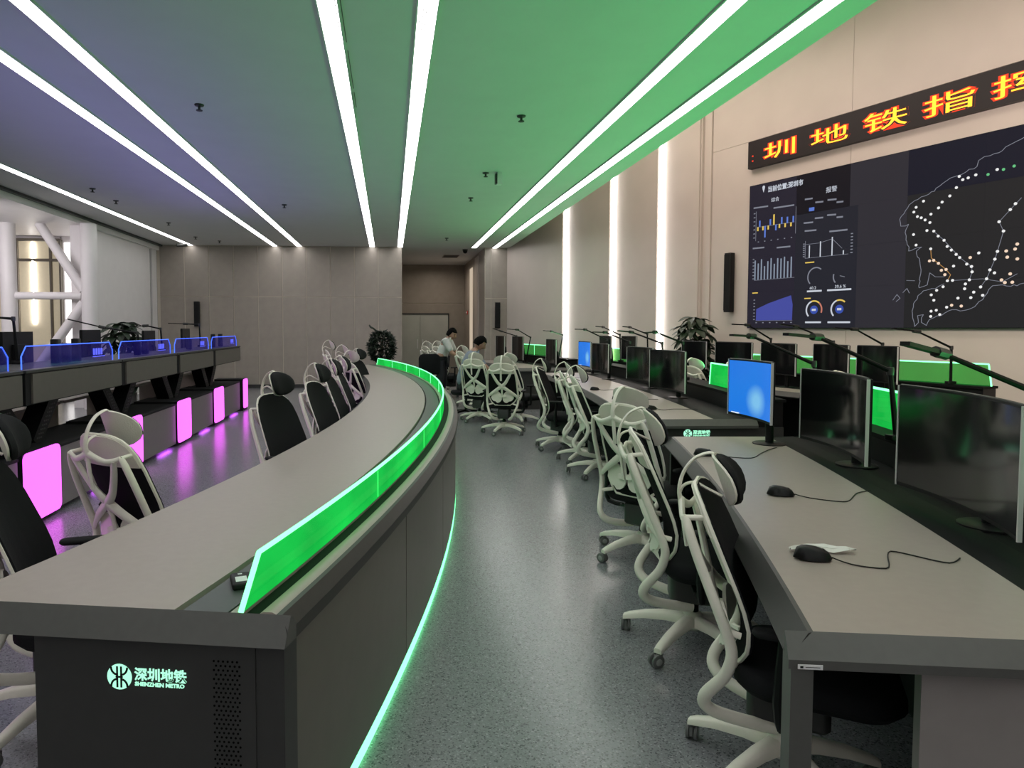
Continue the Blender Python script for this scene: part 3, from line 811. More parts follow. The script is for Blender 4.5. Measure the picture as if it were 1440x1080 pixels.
# ---- the big curved reception console in the middle
A1 = Arc((-20.74, 8.04), ((-0.40, 1.757), (0.982, -0.189)), ((-0.30, 13.9), (0.965, 0.26)), (0.2, 8.0))
CD = thing('curved_console', 'long curved console with a glowing green glass rail, in the middle of the room', 'desk', (0.2, 8.0, 0))
A1.rect(MB(), 20.50, 21.125, 0.75, 0.77).build('desktop', M['desk'], CD, ang=30)
A1.rect(MB(), 20.49, 21.41, 0.70, 0.75).build('under_board', M['blackm'], CD, ang=30)
A1.rect(MB(), 21.140, 21.262, 0.75, 0.764).build('cable_tray_lid', M['tray'], CD, ang=30)
A1.rect(MB(), 21.276, 21.308, 0.75, 0.77).build('glass_ledge', M['desk'], CD, ang=30)
A1.rect(MB(), 21.310, 21.354, 0.74, 0.762).build('dark_channel', M['strip_black'], CD, ang=30)  # black slot between the glass ledge and the raised ledge
A1.slab(MB(), [(21.355, 0.75, 0), (21.355, 0.771, 0), (21.365, 0.776, 0), (21.388, 0.776, 0), (21.40, 0.770, 0), (21.40, 0.75, 0)]).build('raised_ledge', M['desk'], CD, ang=30)
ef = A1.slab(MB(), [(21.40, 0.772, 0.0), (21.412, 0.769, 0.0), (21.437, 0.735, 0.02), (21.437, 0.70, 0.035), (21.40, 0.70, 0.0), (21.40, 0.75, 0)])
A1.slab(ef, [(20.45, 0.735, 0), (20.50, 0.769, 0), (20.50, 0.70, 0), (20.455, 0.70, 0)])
ef.build('long_edge', M['edge_shade'], CD, ang=30)
for k in (0, 1):
    A1.end_prism(MB(), k, 20.44, 21.437, [(0.0, 0.771), (0.038, 0.700), (-0.03, 0.700), (-0.03, 0.745)]).build('end_band', M['rim'], CD, ang=30)
NP = 10
for k in range(NP):
    A1.rect(MB(), 21.40, 21.418, 0.055, 0.695, -0.06, 6, k / NP + 0.0004, (k + 1) / NP - 0.0004).build('front_panel', M['olive'], CD, ang=30)
A1.rect(MB(), 20.95, 21.40, 0.05, 0.70, -0.05).build('carcass', M['blackm'], CD, ang=30)
A1.rect(MB(), 21.0, 21.37, 0.0, 0.05, -0.06).build('plinth', M['blackm'], CD, ang=30)
A1.slab(MB(), [(21.408, 0.004, -0.06), (21.418, 0.004, -0.06), (21.418, 0.020, -0.06), (21.408, 0.045, -0.06)]).build('floor_light_strip', M['greenstrip'], CD, ang=30)
for k in (0, 1):
    A1.end_prism(MB(), k, 20.74, 21.345, [(-0.03, 0.02), (0.008, 0.02), (0.008, 0.70), (-0.03, 0.70)]).build('end_panel', M['dgrey'], CD, smooth=False)
    A1.end_prism(MB(), k, 21.345, 21.42, [(-0.07, 0.0), (0.004, 0.0), (0.004, 0.70), (-0.07, 0.70)]).build('corner_post', M['dgrey'], CD, smooth=False)
fr, o = A1.end_frame(0, 21.17, 0.0085)
make_logo(CD, fr, o, -0.193, 0.589)
T = Matrix.Translation(o) @ fr
hb = MB()
for j in range(46):
    for i in range(6):
        hb.lathe([(0.0032, 0), (0.0032, 0.0006)], 6, T @ Matrix.Translation((0.066 + i * 0.0125 + (j % 2) * 0.006, 0.645 - j * 0.0118, 0)))
hb = hb.build('vent_holes', mat('hole_black', (0.001, 0.001, 0.001), 0.9, spec=0.05, noise=0.01), CD, smooth=False)
hb['kind'] = 'stuff'
pane_row(A1, CD, 21.305, 0.772, 0.897, NP, 0.0, 1.0)
# small box lying on the tray
pb = thing('card_reader', 'small black card reader with a pale label on the curved console tray', 'device', (-0.43, 1.975, 0.764), 0.30)
MB().pad(0, 0, 0, 0.018, 0.055, 0.10, 0.008, 0.004).build('case', M['black'], pb)
MB().box(-0.016, 0.016, -0.028, 0.012, 0.0175, 0.0186).build('label_sticker', M['label'], pb, smooth=False)
MB().box(-0.006, 0.006, 0.03, 0.038, 0.0175, 0.0186).build('indicator', M['label'], pb, smooth=False)

# ---- straight-ish operator desks on the right
def operator_desk(name, label, c, R, near, far, org, depth=1.2, panes=3, ta=0.0, tb=1.0, open_end=True, logo=False, strip=True, shallow=0.0):
    A = Arc(c, near, far, org)
    t = thing(name, label, 'desk', (*org, 0))
    top = 0.63 - shallow
    sh = shallow
    if top > 0.1:
        A.rect(MB(), R, R + top, 0.745, 0.77, n=24).build('desktop', M['desk'], t, ang=30)
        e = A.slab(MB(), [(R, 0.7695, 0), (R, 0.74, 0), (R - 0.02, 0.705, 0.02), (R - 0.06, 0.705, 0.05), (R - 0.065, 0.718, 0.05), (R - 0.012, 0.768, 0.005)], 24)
        e.build('long_edge', M['edge_shade'], t, ang=30)
        for k in (0, 1):
            A.end_prism(MB(), k, R - 0.065, R + 0.98, [(0.0, 0.7705), (0.05, 0.722), (0.05, 0.700), (0.0, 0.700)]).build('end_band', M['rim'], t, ang=30)
        A.rect(MB(), R + 0.60, R + 0.62, 0.06, 0.74, -0.05, n=24).build('modesty_panel', M['blackm'], t, ang=30)
    A.rect(MB(), R + top + 0.004, R + 0.98 - sh, 0.735, 0.766, n=24).build('equipment_strip', M['strip_black'], t, ang=30)
    A.slab(MB(), [(R + top + 0.09, 0.766, 0), (R + top + 0.17, 0.772, 0), (R + top + 0.18, 0.766, 0)], 24).build('cable_flap', M['strip_black'], t, ang=30)
    A.rect(MB(), R + 0.98 - sh, R + depth - sh, 0.0, 0.90, -0.01, n=24).build('rear_cabinet', M['black'], t, ang=30)
    A.rect(MB(), R + 0.96 - sh, R + depth + 0.02 - sh, 0.90, 0.925, 0.0, n=24).build('rear_ledge', M['strip_black'], t, ang=30)
    if top > 0.1:
        for k in (0, 1):
            if open_end and k == 0:
                A.end_prism(MB(), k, R - 0.058, R - 0.008, [(-0.05, 0.0), (0.045, 0.0), (0.045, 0.71), (-0.05, 0.71)]).build('leg', M['rim'], t, smooth=False)
                A.end_prism(MB(), k, R + 0.245, R + depth, [(-0.04, 0.0), (0.0, 0.0), (0.0, 0.70), (-0.04, 0.70)]).build('side_panel', M['side'], t, smooth=False)
            else:
                A.end_prism(MB(), k, R - 0.02, R + depth, [(-0.04, 0.0), (0.01, 0.0), (0.01, 0.70), (-0.04, 0.70)]).build('side_panel', M['dgrey'], t, smooth=False)
    if panes:
        pane_row(A, t, R + depth - 0.10 - sh, 0.925, 1.145, panes, ta, tb, 0.03, m='greenclear' if R > 100 or R < 21 else 'greenpane')
    if logo:
        fr, o = A.end_frame(0, R + 0.42, 0.0105)
        make_logo(t, fr, o, 0, 0.655)
    return A, t
C2, R2 = (-31.4, 11.3), 33.9
D1, D1t = operator_desk('operator_desk', 'nearest operator desk at right front, with a white label on its corner', (-22.416, 10.325), 25.025, ((1.015, 1.54), (0.985, -0.171)), ((1.96, 4.45), (0.997, -0.075)), (1.7, 3.0), panes=2)
D2, D2t = operator_desk('operator_desk', 'second operator desk on the right, with a small glowing emblem on its end', C2, R2, ((2.05, 5.32), (0.998, -0.04)), ((2.44, 11.1), (1.0, 0.0)), (2.6, 8.2), panes=2, tb=0.27, open_end=False, logo=True)
D3, D3t = operator_desk('operator_desk', 'farthest operator desk of the front right row, by the corridor', (-17.6, 11.0), 20.0, ((2.36, 12.45), (0.997, 0.07)), ((2.0, 15.6), (0.97, 0.23)), (2.6, 14.0), panes=2, ta=0.35, open_end=False)
NW = Vector((0.937, 0.3495))
c4 = Vector((4.076, 8.3)) - NW * 200
D4, D4t = operator_desk('operator_desk', 'operator desk of the back row beside the video wall', (c4.x, c4.y), 200.25, ((4.96, 5.95), NW), ((3.95, 8.66), NW), (5.2, 7.6), panes=3, open_end=False, shallow=0.25)
D5, D5t = operator_desk('operator_console', 'shallow back row console beyond the big plant, under the wall light strips', (c4.x, c4.y), 200.68, ((3.86, 10.75), NW), ((3.40, 12.0), NW), (4.0, 11.3), panes=1, shallow=0.60, open_end=False)
wl2 = MB()
fr, o = D1.end_frame(0, 25.0 - 0.02, 0.052)
T = Matrix.Translation(o) @ fr
wl2.box(0.0, 0.056, 0.702, 0.713, 0, 0.0015, T)
lb = wl2.build('label_sticker', M['label'], D1t, smooth=False)
MB().box(0.005, 0.012, 0.7045, 0.7095, 0.001, 0.0022, T).build('label_print', M['black'], lb, smooth=False)
MB().box(0.017, 0.050, 0.7062, 0.7078, 0.001, 0.002, T).build('label_print', M['dgrey'], lb, smooth=False)

# ------------------------------------------------------------------ monitors
M['wall_blue'] = None
def blue_screen():
    m = bpy.data.materials.new('blue_desktop_picture')
    m.use_nodes = True
    nt = m.node_tree
    b = nt.nodes['Principled BSDF']
    b.inputs['Base Color'].default_value = (0.005, 0.005, 0.006, 1)
    b.inputs['Roughness'].default_value = 0.25
    tc = nt.nodes.new('ShaderNodeTexCoord')
    mp = nt.nodes.new('ShaderNodeMapping')
    mp.inputs['Location'].default_value = (-0.42, 0, -2.5)
    mp.inputs['Scale'].default_value = (7.0, 0.0, 9.0)
    g = nt.nodes.new('ShaderNodeTexGradient')
    g.gradient_type = 'SPHERICAL'
    cr = nt.nodes.new('ShaderNodeValToRGB')
    cr.color_ramp.elements[0].color = (0.010, 0.15, 0.62, 1)
    cr.color_ramp.elements[1].color = (0.16, 0.42, 0.68, 1)
    cr.color_ramp.elements[1].position = 0.7
    nt.links.new(tc.outputs['Object'], mp.inputs['Vector'])
    nt.links.new(mp.outputs['Vector'], g.inputs['Vector'])
    nt.links.new(g.outputs['Fac'], cr.inputs[0])
    nt.links.new(cr.outputs[0], b.inputs['Emission Color'])
    b.inputs['Emission Strength'].default_value = 0.95
    return m
M['wall_blue'] = blue_screen()

def monitor(A, B, z0, z1, label, base_z, lit=False, curve=1.6, group=None):
    """curved monitor; A and B are the ends of its chord, A on its viewer's left"""
    A, B = Vector(A), Vector(B)
    w, h = (B - A).length, z1 - z0
    mid = (A + B) / 2
    t = thing('monitor', label, 'monitor', (mid.x, mid.y, base_z), math.atan2(B.y - A.y, B.x - A.x), group)
    zc0, zc1 = z0 - base_z, z1 - base_z
    N = 10
    def yy(x):
        return (w * w / 4 - x * x) / (2 * curve)
    xs = [-w / 2 + w * i / N for i in range(N + 1)]
    MB().slab([[(x, yy(x), zc0) for x in xs], [(x, yy(x), zc1) for x in xs]], -0.022).build('back_cover', M['black'], t, ang=30)
    b = 0.008
    xi = [-w / 2 + b + (w - 2 * b) * i / N for i in range(N + 1)]
    sc = MB().slab([[(x, yy(x) - 0.0015, zc0 + 0.016) for x in xi], [(x, yy(x) - 0.0015, zc1 - b) for x in xi]], 0.001)
    s = sc.build('screen', M['wall_blue'] if lit else M['screen'], t, ang=30)
    if lit:
        MB().box(-w / 2 + 0.02, -w / 2 + 0.13, yy(w / 2 - 0.02) - 0.0, yy(w / 2 - 0.13) + 0.004, zc0 + 0.0165, zc0 + 0.022).build('task_bar', emat('task_bar_glow', (0.7, 0.8, 1.0), 0.9), s, smooth=False)
    for k, sx in enumerate((-1, 1)):
        x = sx * (w / 2 + 0.002)
        MB().box(x - 0.003, x + 0.003, yy(x) - 0.004, yy(x) + 0.010, zc0, zc1).build('bezel', M['silver'], t, smooth=False)
    MB().tube([(x, yy(x) + 0.008, zc1) for x in xs], 0.006, 6, ref=(0, 0, 1)).build('bezel', M['dgrey'], t)
    MB().tube([(0, 0.03 + w * w / 8 / curve, (zc0 + zc1) / 2), (0, 0.10 + w * w / 8 / curve, (zc0 + zc1) / 2 - 0.02), (0, 0.14, 0.08), (0, 0.14, 0.006)], [0.032, 0.03, 0.025, 0.025], 10, ref=(1, 0, 0), smooth=1).build('neck', M['black'], t)
    MB().lathe([(0.10, 0.0), (0.10, 0.008), (0.09, 0.012), (0.02, 0.016)], 20, Matrix.Translation((0, 0.14, 0))).build('foot', M['black'], t)
    return t
DK = 0.767
monitor((2.18, 2.76), (1.97, 1.975), 0.828, 1.258, 'nearest large curved black monitor at the right edge of the picture', DK)
monitor((2.45, 3.89), (2.25, 3.05), 0.845, 1.26, 'second curved black monitor from the front, between nearest one and the lit blue one', DK)
monitor((2.273, 4.42), (2.242, 3.85), 0.928, 1.298, 'curved monitor lit bright blue on the far end of the nearest desk', DK, lit=True)
monitor((2.871, 7.35), (2.926, 6.57), 0.85, 1.267, 'black monitor on the second right desk, nearest its emblem', DK)
monitor((3.02, 8.5), (3.08, 7.80), 0.86, 1.268, 'second black monitor on the second right desk', DK)
monitor((3.00, 9.95), (3.03, 9.28), 0.88, 1.28, 'third black monitor on the second right desk, right of the small blue screen', DK)
monitor((3.09, 11.0), (3.08, 10.3), 0.89, 1.29, 'far small monitor lit blue on the second right desk', DK, lit=True)
monitor((3.06, 13.2), (3.11, 12.6), 0.82, 1.29, 'near black monitor on the farthest right desk', DK)
monitor((2.62, 14.5), (2.74, 13.9), 0.85, 1.33, 'middle black monitor on the farthest right desk', DK)
monitor((2.42, 15.5), (2.53, 14.95), 0.85, 1.33, 'last black monitor on the farthest right desk, next to the seated man', DK)
for (a, b), lab in zip((((5.10, 7.1), (5.14, 6.55)), ((4.99, 7.7), (5.00, 7.1)), ((4.74, 8.4), (4.80, 7.75)), ((4.53, 9.2), (4.70, 8.55)), ((4.30, 9.78), (4.42, 9.25))),
                       ('first from the right', 'second from the right', 'third from the right', 'fourth from the right', 'farthest, beside the plant')):
    monitor(a, b, 0.93, 1.315, 'black monitor in the back row below the video wall, ' + lab, DK)
for (a, b), lab in zip((((3.93, 11.35), (4.02, 10.9)), ((3.72, 11.9), (3.80, 11.5))), ('right one', 'left one')):
    monitor(a, b, 0.98, 1.37, 'black monitor on the shallow console beyond the plant, ' + lab, DK)

# ------------------------------------------------------------------ task lamps
def task_lamp(e, h, tp, label, foot_z, foot=None, group=None):
    """thin post, long arm up to a hinge, flat bar head"""
    e, h, tp = Vector(e), Vector(h), Vector(tp)
    f = Vector((foot[0], foot[1], foot_z)) if foot else Vector((e.x + 0.02, e.y - 0.03, foot_z))
    t = thing('task_lamp', label, 'lamp', f, 0, group)
    MB().pad(0, 0, 0, 0.03, 0.09, 0.06, 0.01, 0.004).build('clamp', M['black'], t)
    MB().tube([(0, 0, 0.02), e - f], [0.014, 0.012], 8, ref=(1, 0, 0)).build('post', M['black'], t)
    MB().tube([e - f, h - f], [0.012, 0.009], 8, ref=(0, 0, 1)).build('arm', M['black'], t)
    d = (tp - h).normalized()
    MB().tube([h - f - d * 0.03, h - f + d * 0.05], 0.02, 8, ref=(0, 0, 1)).build('hinge', M['dgrey'], t)
    MB().bar(h - f + d * 0.03, tp - f, 0.032, 0.014).build('lamp_head', M['black'], t, smooth=False)
    MB().lathe([(0.016, -0.02), (0.018, 0), (0.016, 0.02)], 10, Matrix.Translation(e - f)).build('elbow', M['dgrey'], t)
    return t
row1 = [((2.317, 2.289, 1.274), (1.949, 2.271, 1.412), (1.72, 2.16, 1.45), 'nearest lamp over the front monitor, with a grey hinge'),
        ((2.578, 3.332, 1.28), (2.24, 3.422, 1.455), (1.99, 3.30, 1.472), 'second lamp from the front, arm crossing above the second black monitor'),
        ((2.812, 4.33, 1.265), (2.473, 4.495, 1.447), (2.25, 4.35, 1.457), 'third lamp from the front, behind the large blue monitor'),
        ((3.287, 7.453, 1.34), (2.95, 7.40, 1.461), (2.75, 7.2, 1.455), 'first lamp on the second right desk'),
        ((3.364, 8.224, 1.315), (3.04, 8.40, 1.455), (2.80, 8.2, 1.472), 'second lamp on the second right desk'),
        ((3.45, 9.6, 1.30), (3.12, 9.7, 1.445), (2.88, 9.5, 1.45), 'third lamp on the second right desk'),
        ((3.47, 10.7, 1.32), (3.13, 10.75, 1.485), (2.90, 10.5, 1.49), 'fourth lamp on the second right desk, by the small blue screen'),
        ((3.35, 13.039, 1.376), (3.05, 12.7, 1.447), (2.83, 12.4, 1.462), 'near lamp on the farthest right desk'),
        ((2.98, 14.3, 1.31), (2.68, 14.2, 1.475), (2.45, 14.1, 1.49), 'middle lamp on the farthest right desk'),
        ((2.85, 15.2, 1.33), (2.50, 15.2, 1.44), (2.30, 15.15, 1.50), 'last lamp on the farthest right desk, above the seated man')]
for e, h, tp, lab in row1:
    task_lamp(e, h, tp, 'thin black bar lamp, ' + lab, 0.925 if e[1] < 12 else 0.766, None if e[1] < 12 else (e[0] - 0.1, e[1]))
row2 = [((5.774, 6.612, 1.302), (5.406, 6.625, 1.471), (5.131, 6.62, 1.5), 'rightmost in the back row, over its near glowing end'),
        ((5.526, 7.275, 1.324), (5.176, 7.24, 1.492), (4.906, 7.222, 1.508), 'second from the right in the back row'),
        ((5.321, 7.826, 1.338), (4.918, 7.933, 1.526), (4.668, 7.861, 1.551), 'third from the right in the back row'),
        ((5.014, 8.65, 1.359), (4.67, 8.599, 1.546), (4.42, 8.525, 1.555), 'fourth from the right in the back row, right of the plant'),
        ((4.22, 10.93, 1.41), (3.90, 10.85, 1.52), (3.70, 10.6, 1.53), 'right one on the shallow console'),
        ((3.97, 11.541, 1.389), (3.65, 11.454, 1.524), (3.45, 11.21, 1.536), 'left one on the shallow console')]
for k, (e, h, tp, lab) in enumerate(row2):
    task_lamp(e, h, tp, 'thin black bar lamp, ' + lab, 0.925, (e[0] + 0.03, e[1] + 0.03))

# ------------------------------------------------------------------ mice and litter on the desks
MOUSE = None
def mouse(x, y, rz, label, cable=None):
    t = thing('computer_mouse', label, 'mouse', (x, y, 0.77), rz)
    prof = []
    g = []
    for i in range(9):
        u = -1 + 2 * i / 8
        hw = 0.031 * math.sqrt(max(0.0, 1 - (abs(u) ** 2.6))) + 0.002
        row = []
        for j in range(9):
            v = -1 + 2 * j / 8
            z = 0.004 + (0.034 - 0.008 * u) * (max(0, 1 - abs(u) ** 3)) ** 0.5 * (max(0.0, 1 - v ** 4)) ** 0.5
            row.append((u * 0.055, v * hw, z))
        g.append(row)
    MB().slab(g, -0.003).build('shell', M['black'], t, ang=60)
    MB().lathe([(0.009, -0.004), (0.009, 0.004)], 10, Matrix.Translation((0.028, 0, 0.028)) @ Matrix.Rotation(PI / 2, 4, 'X')).build('wheel', M['dgrey'], t)
    if cable:
        c, s = math.cos(-rz), math.sin(-rz)
        pts = [(0.055, 0, 0.01)]
        for px, py in cable:
            dx, dy = px - x, py - y
            pts.append((dx * c - dy * s, dx * s + dy * c, 0.003))
        MB().tube(pts, 0.0022, 6, ref=(0, 0, 1), smooth=2).build('cable', M['black'], t)
    return t
mouse(1.333, 2.033, -0.28, 'nearest black mouse, on clear packaging on the nearest right desk', [(1.42, 1.97), (1.50, 1.93), (1.56, 2.0), (1.63, 2.08), (1.68, 2.02), (1.73, 1.96), (1.80, 2.0)])
mouse(1.704, 2.834, -0.35, 'black mouse in the middle of the nearest right desk', [(1.80, 2.77), (1.90, 2.70), (1.98, 2.76), (2.06, 2.84), (2.15, 2.88)])
mouse(1.80, 3.771, -0.30, 'black mouse at the far end of the nearest desk, before the lit monitor', [(1.90, 3.72), (2.02, 3.66), (2.14, 3.78), (2.26, 3.90), (2.36, 3.98)])
for x, y, rz, lab in ((2.34, 5.95, 0.1, 'first'), (2.33, 6.83, 0.0, 'second'), (2.42, 7.9, 0.0, 'third'), (2.45, 9.93, 0.1, 'fourth and farthest')):
    mouse(x, y, rz, 'black mouse on the second right desk, ' + lab + ' from its near end', [(x + 0.1, y - 0.05), (x + 0.22, y + 0.02), (x + 0.42, y - 0.03)])
pk = MB()
rp = random.Random(11)
g = []
for i in range(9):
    u = i / 8
    row = []
    for j in range(5):
        v = j / 4 - 0.5
        wd = 0.055 * math.sin(PI * (0.1 + 0.85 * u)) + 0.004
        row.append((-0.10 + 0.21 * u, 0.012 * math.sin(5 * u) + v * wd, 0.004 + 0.010 * abs(math.sin(4 * u + 5 * v)) + rp.uniform(0, 0.006)))
    g.append(row)
tag(pk.slab(g, 0.0012).build('plastic_wrap', mat('clear_white_wrap', (0.75, 0.74, 0.70), 0.25, noise=0.05, alpha=0.8), None, (1.40, 2.10, 0.77), -0.05), 'crumpled white plastic wrapper behind the nearest mouse', 'wrapper')

# ------------------------------------------------------------------ office chair (faces +x)
def interp(tab, z):
    for (a, b), (c, d) in zip(tab[:-1], tab[1:]):
        if (a - z) * (c - z) <= 0 and a != c:
            return b + (d - b) * (z - a) / (c - a)
    return tab[-1][1]
XM = [(1.02, -0.285), (0.9, -0.245), (0.8, -0.205), (0.7, -0.165), (0.62, -0.135), (0.55, -0.122), (0.5, -0.125), (0.42, -0.145)]
HW = [(1.02, 0.0), (1.017, 0.06), (1.008, 0.105), (0.992, 0.14), (0.965, 0.168), (0.92, 0.190), (0.85, 0.204), (0.7, 0.215), (0.58, 0.215), (0.5, 0.19), (0.45, 0.155), (0.42, 0.11)]
def back_pt(z, v, off=0.0):
    y = interp(HW, z) * v
    return (interp(XM, z) + 0.9 * y * y + off, y, z)
def make_chair(label):
    t = thing('office_chair', label, 'chair')
    # five star base
    MB().lathe([(0.028, 0.075), (0.05, 0.09), (0.055, 0.12), (0.04, 0.155), (0.03, 0.165)], 16).build('base_hub', M['plastic'], t)
    legm = None
    for k in range(5):
        a = 2 * PI * k / 5 + 0.35
        R = Matrix.Rotation(a, 4, 'Z')
        if k == 0:
            b = MB()
            secs = [(0.03, 0.125, 0.062, 0.05), (0.12, 0.122, 0.054, 0.042), (0.22, 0.106, 0.046, 0.034), (0.30, 0.083, 0.04, 0.028), (0.325, 0.073, 0.036, 0.022)]
            vs, fs = [], []
            for x, z, w, h in secs:
                for cy, cz in ((-0.5, -0.5), (0.5, -0.5), (0.5, 0.2), (0.28, 0.5), (-0.28, 0.5), (-0.5, 0.2)):
                    vs.append((x, cy * w, z + cz * h))
            for i in range(4):
                for j in range(6):
                    fs.append((i * 6 + j, i * 6 + (j + 1) % 6, (i + 1) * 6 + (j + 1) % 6, (i + 1) * 6 + j))
            fs += [tuple(range(5, -1, -1)), tuple(24 + j for j in range(6))]
            legm = b.add(vs, fs).mesh('leg', M['plastic'], True, 50)
            cm = MB().lathe([(0.009, 0.02), (0.009, 0.075)], 8).box(-0.022, 0.018, -0.006, 0.006, 0.02, 0.055).mesh('castor', M['castor'])
            w = MB()
            for s in (-1, 1):
                w.lathe([(0.024, -0.008), (0.03, -0.005), (0.03, 0.005), (0.024, 0.008)], 16, Matrix.Translation((-0.012, s * 0.015, 0.03)) @ Matrix.Rotation(PI / 2, 4, 'X'))
            wm = w.mesh('wheel', M['castor'])
            h = MB()
            h.lathe([(0.014, -0.0245), (0.017, -0.0225), (0.006, -0.02), (0.006, 0.02), (0.017, 0.0225), (0.014, 0.0245)], 12, Matrix.Translation((-0.012, 0, 0.03)) @ Matrix.Rotation(PI / 2, 4, 'X'))
            hm = h.mesh('wheel_cap', M['castorhub'])
        link('leg', legm, t, None, a)
        c = link('castor', cm, t, (0.315 * math.cos(a), 0.315 * math.sin(a), 0), a + 0.9 * k)
        link('wheel', wm, c)
        link('wheel_cap', hm, c)
    MB().lathe([(0.027, 0.16), (0.027, 0.19), (0.018, 0.195), (0.018, 0.25)], 14).build('gas_column', M['black'], t)
    MB().pad(0.02, 0, 0.22, 0.36, 0.26, 0.17, 0.03, 0.012).box(-0.02, 0.02, -0.17, 0.17, 0.30, 0.315).build('mechanism', M['dgrey'], t)
    # seat
    st = MB().pad(0.10, 0, 0.365, 0.445, 0.50, 0.50, 0.13, 0.028, n=6)
    st.build('seat', M['mesh'], t)
    # white skeleton back
    b = MB()
    for s in (-1, 1):
        b.tube([(-0.306, s * 0.176, 0.925), (-0.295, s * 0.190, 0.89), (-0.262, s * 0.205, 0.80), (-0.205, s * 0.215, 0.66), (-0.158, s * 0.22, 0.54), (-0.152, s * 0.219, 0.48), (-0.175, s * 0.208, 0.41),
                (-0.226, s * 0.180, 0.335), (-0.238, s * 0.158, 0.285), (-0.205, s * 0.132, 0.248), (-0.12, s * 0.10, 0.222), (-0.01, s * 0.07, 0.205)], [0.010, 0.012, 0.0125, 0.013, 0.014, 0.0145, 0.015, 0.016, 0.017, 0.017, 0.017, 0.016], 10, ref=(0, 1, 0), ratio=1.35, smooth=2)
        b.tube([(-0.318, s * 0.140, 0.912), (-0.296, s * 0.115, 0.85), (-0.262, s * 0.055, 0.745), (-0.246, 0.0, 0.695)], [0.016, 0.019, 0.022, 0.026], 8, ref=(0, 1, 0), ratio=0.6, smooth=2)
        b.tube([(-0.246, 0.0, 0.695), (-0.226, s * 0.075, 0.642), (-0.195, s * 0.15, 0.588), (-0.160, s * 0.216, 0.535)], [0.026, 0.024, 0.021, 0.018], 8, ref=(0, 0, 1), ratio=0.6, smooth=2)
        b.tube([(-0.306, s * 0.176, 0.925), (-0.326, s * 0.10, 0.905), (-0.343, 0, 0.94)], [0.011, 0.014, 0.018], 8, ref=(0, 0, 1), ratio=0.7, smooth=2)
        # small strut joining skeleton and mesh back
        b.tube([(-0.165, s * 0.215, 0.57), (-0.125, s * 0.21, 0.56)], 0.012, 6, ref=(0, 0, 1))
        b.tube([(-0.305, s * 0.176, 0.925), (-0.25, s * 0.172, 0.93)], 0.010, 6, ref=(0, 0, 1))
        b.tube([(-0.17, s * 0.205, 0.425), (-0.14, s * 0.14, 0.44)], 0.012, 6, ref=(0, 0, 1))
    b.build('back_frame', M['plastic'], t, ang=60)
    zs = [1.0199, 1.017, 1.008, 0.992, 0.965, 0.92, 0.85, 0.78, 0.7, 0.64, 0.58, 0.53, 0.5, 0.46, 0.42]
    vs_ = [-1, -0.66, -0.33, 0, 0.33, 0.66, 1]
    MB().slab([[back_pt(z, v) for v in vs_] for z in zs], 0.012).build('back_mesh', M['mesh'], t, ang=50)
    out = [back_pt(z, 0.985, -0.012) for z in zs[1:]] + [back_pt(z, -0.985, -0.012) for z in reversed(zs[1:])]
    MB().tube(out, 0.0085, 6, ref=(1, 0, 0), closed=True).build('back_rim', M['plastic'], t)
    z2 = [1.014, 1.0, 0.97, 0.94, 0.905, 0.87]
    MB().slab([[back_pt(z, v * 0.97, -0.016) for v in vs_] for z in z2], 0.008).build('top_shell', M['shell'], t, ang=50)
    # lumbar butterfly
    lb = MB()
    for s in (-1, 1):
        vs, fs, n = [], [], 18
        for layer in (0, 1):
            for k in range(n):
                a = 2 * PI * k / n
                y = 0.083 + 0.078 * math.cos(a)
                z = 0.535 + 0.085 * math.sin(a) + (0.02 * (0.5 - abs(y - 0.083) / 0.078))
                if math.sin(a) < -0.3 and y > 0.09:
                    z += 0.02
                vs.append((interp(XM, z) - 0.058 - 0.012 * layer + 0.9 * y * y, s * y, z))
        fs = [tuple(range(n)), tuple(range(2 * n - 1, n - 1, -1))] + [(k, (k + 1) % n, n + (k + 1) % n, n + k) for k in range(n)]
        lb.add(vs, fs)
    lb.bar((-0.205, -0.05, 0.55), (-0.205, 0.05, 0.55), 0.02, 0.03)
    lb.tube([(-0.246, 0, 0.69), (-0.222, 0, 0.62), (-0.205, 0, 0.54)], [0.018, 0.014, 0.012], 8, ref=(0, 1, 0), ratio=0.7)
    lb.build('lumbar_support', M['plastic'], t, ang=50)
    # headrest
    def head(v, u, off, s=1.0):
        a = v * PI
        y = 0.126 * u * s * math.sqrt(max(0.0, 1 - (abs(2 * v - 1) * 0.985) ** 2.4))
        z = 1.035 + (v - 0.5) * 0.175 * s
        return (-0.235 + (1.12 - z) * 0.34 + 3.3 * y * y + off, y, z)
    us = [-1, -0.75, -0.5, -0.25, 0, 0.25, 0.5, 0.75, 1]
    vv = [0, 0.03, 0.1, 0.2, 0.35, 0.5, 0.65, 0.8, 0.9, 0.97, 1]
    MB().slab([[head(v, u, 0) for u in us] for v in vv], -0.008).build('headrest_shell', M['shell'], t, ang=60)
    g0 = [[head(v, u, 0.008, 0.97) for u in us] for v in vv]
    g1 = [[head(v, u, 0.010 + 0.040 * (1 - abs(u) ** 3) ** 0.5 * (1 - abs(2 * v - 1) ** 3) ** 0.5, 0.97) for u in us] for v in vv]
    hp = MB()
    n0 = len(us)
    tot = len(vv) * n0
    vs = [p for r in g0 for p in r] + [p for r in g1 for p in r]
    fs = []
    for i in range(len(vv) - 1):
        for j in range(n0 - 1):
            a, b_, c_, d_ = i * n0 + j, i * n0 + j + 1, (i + 1) * n0 + j + 1, (i + 1) * n0 + j
            fs += [(d_, c_, b_, a), (a + tot, b_ + tot, c_ + tot, d_ + tot)]
    for i in range(len(vv) - 1):
        for j in (0, n0 - 1):
            a, d_ = i * n0 + j, (i + 1) * n0 + j
            fs.append((a, d_, d_ + tot, a + tot))
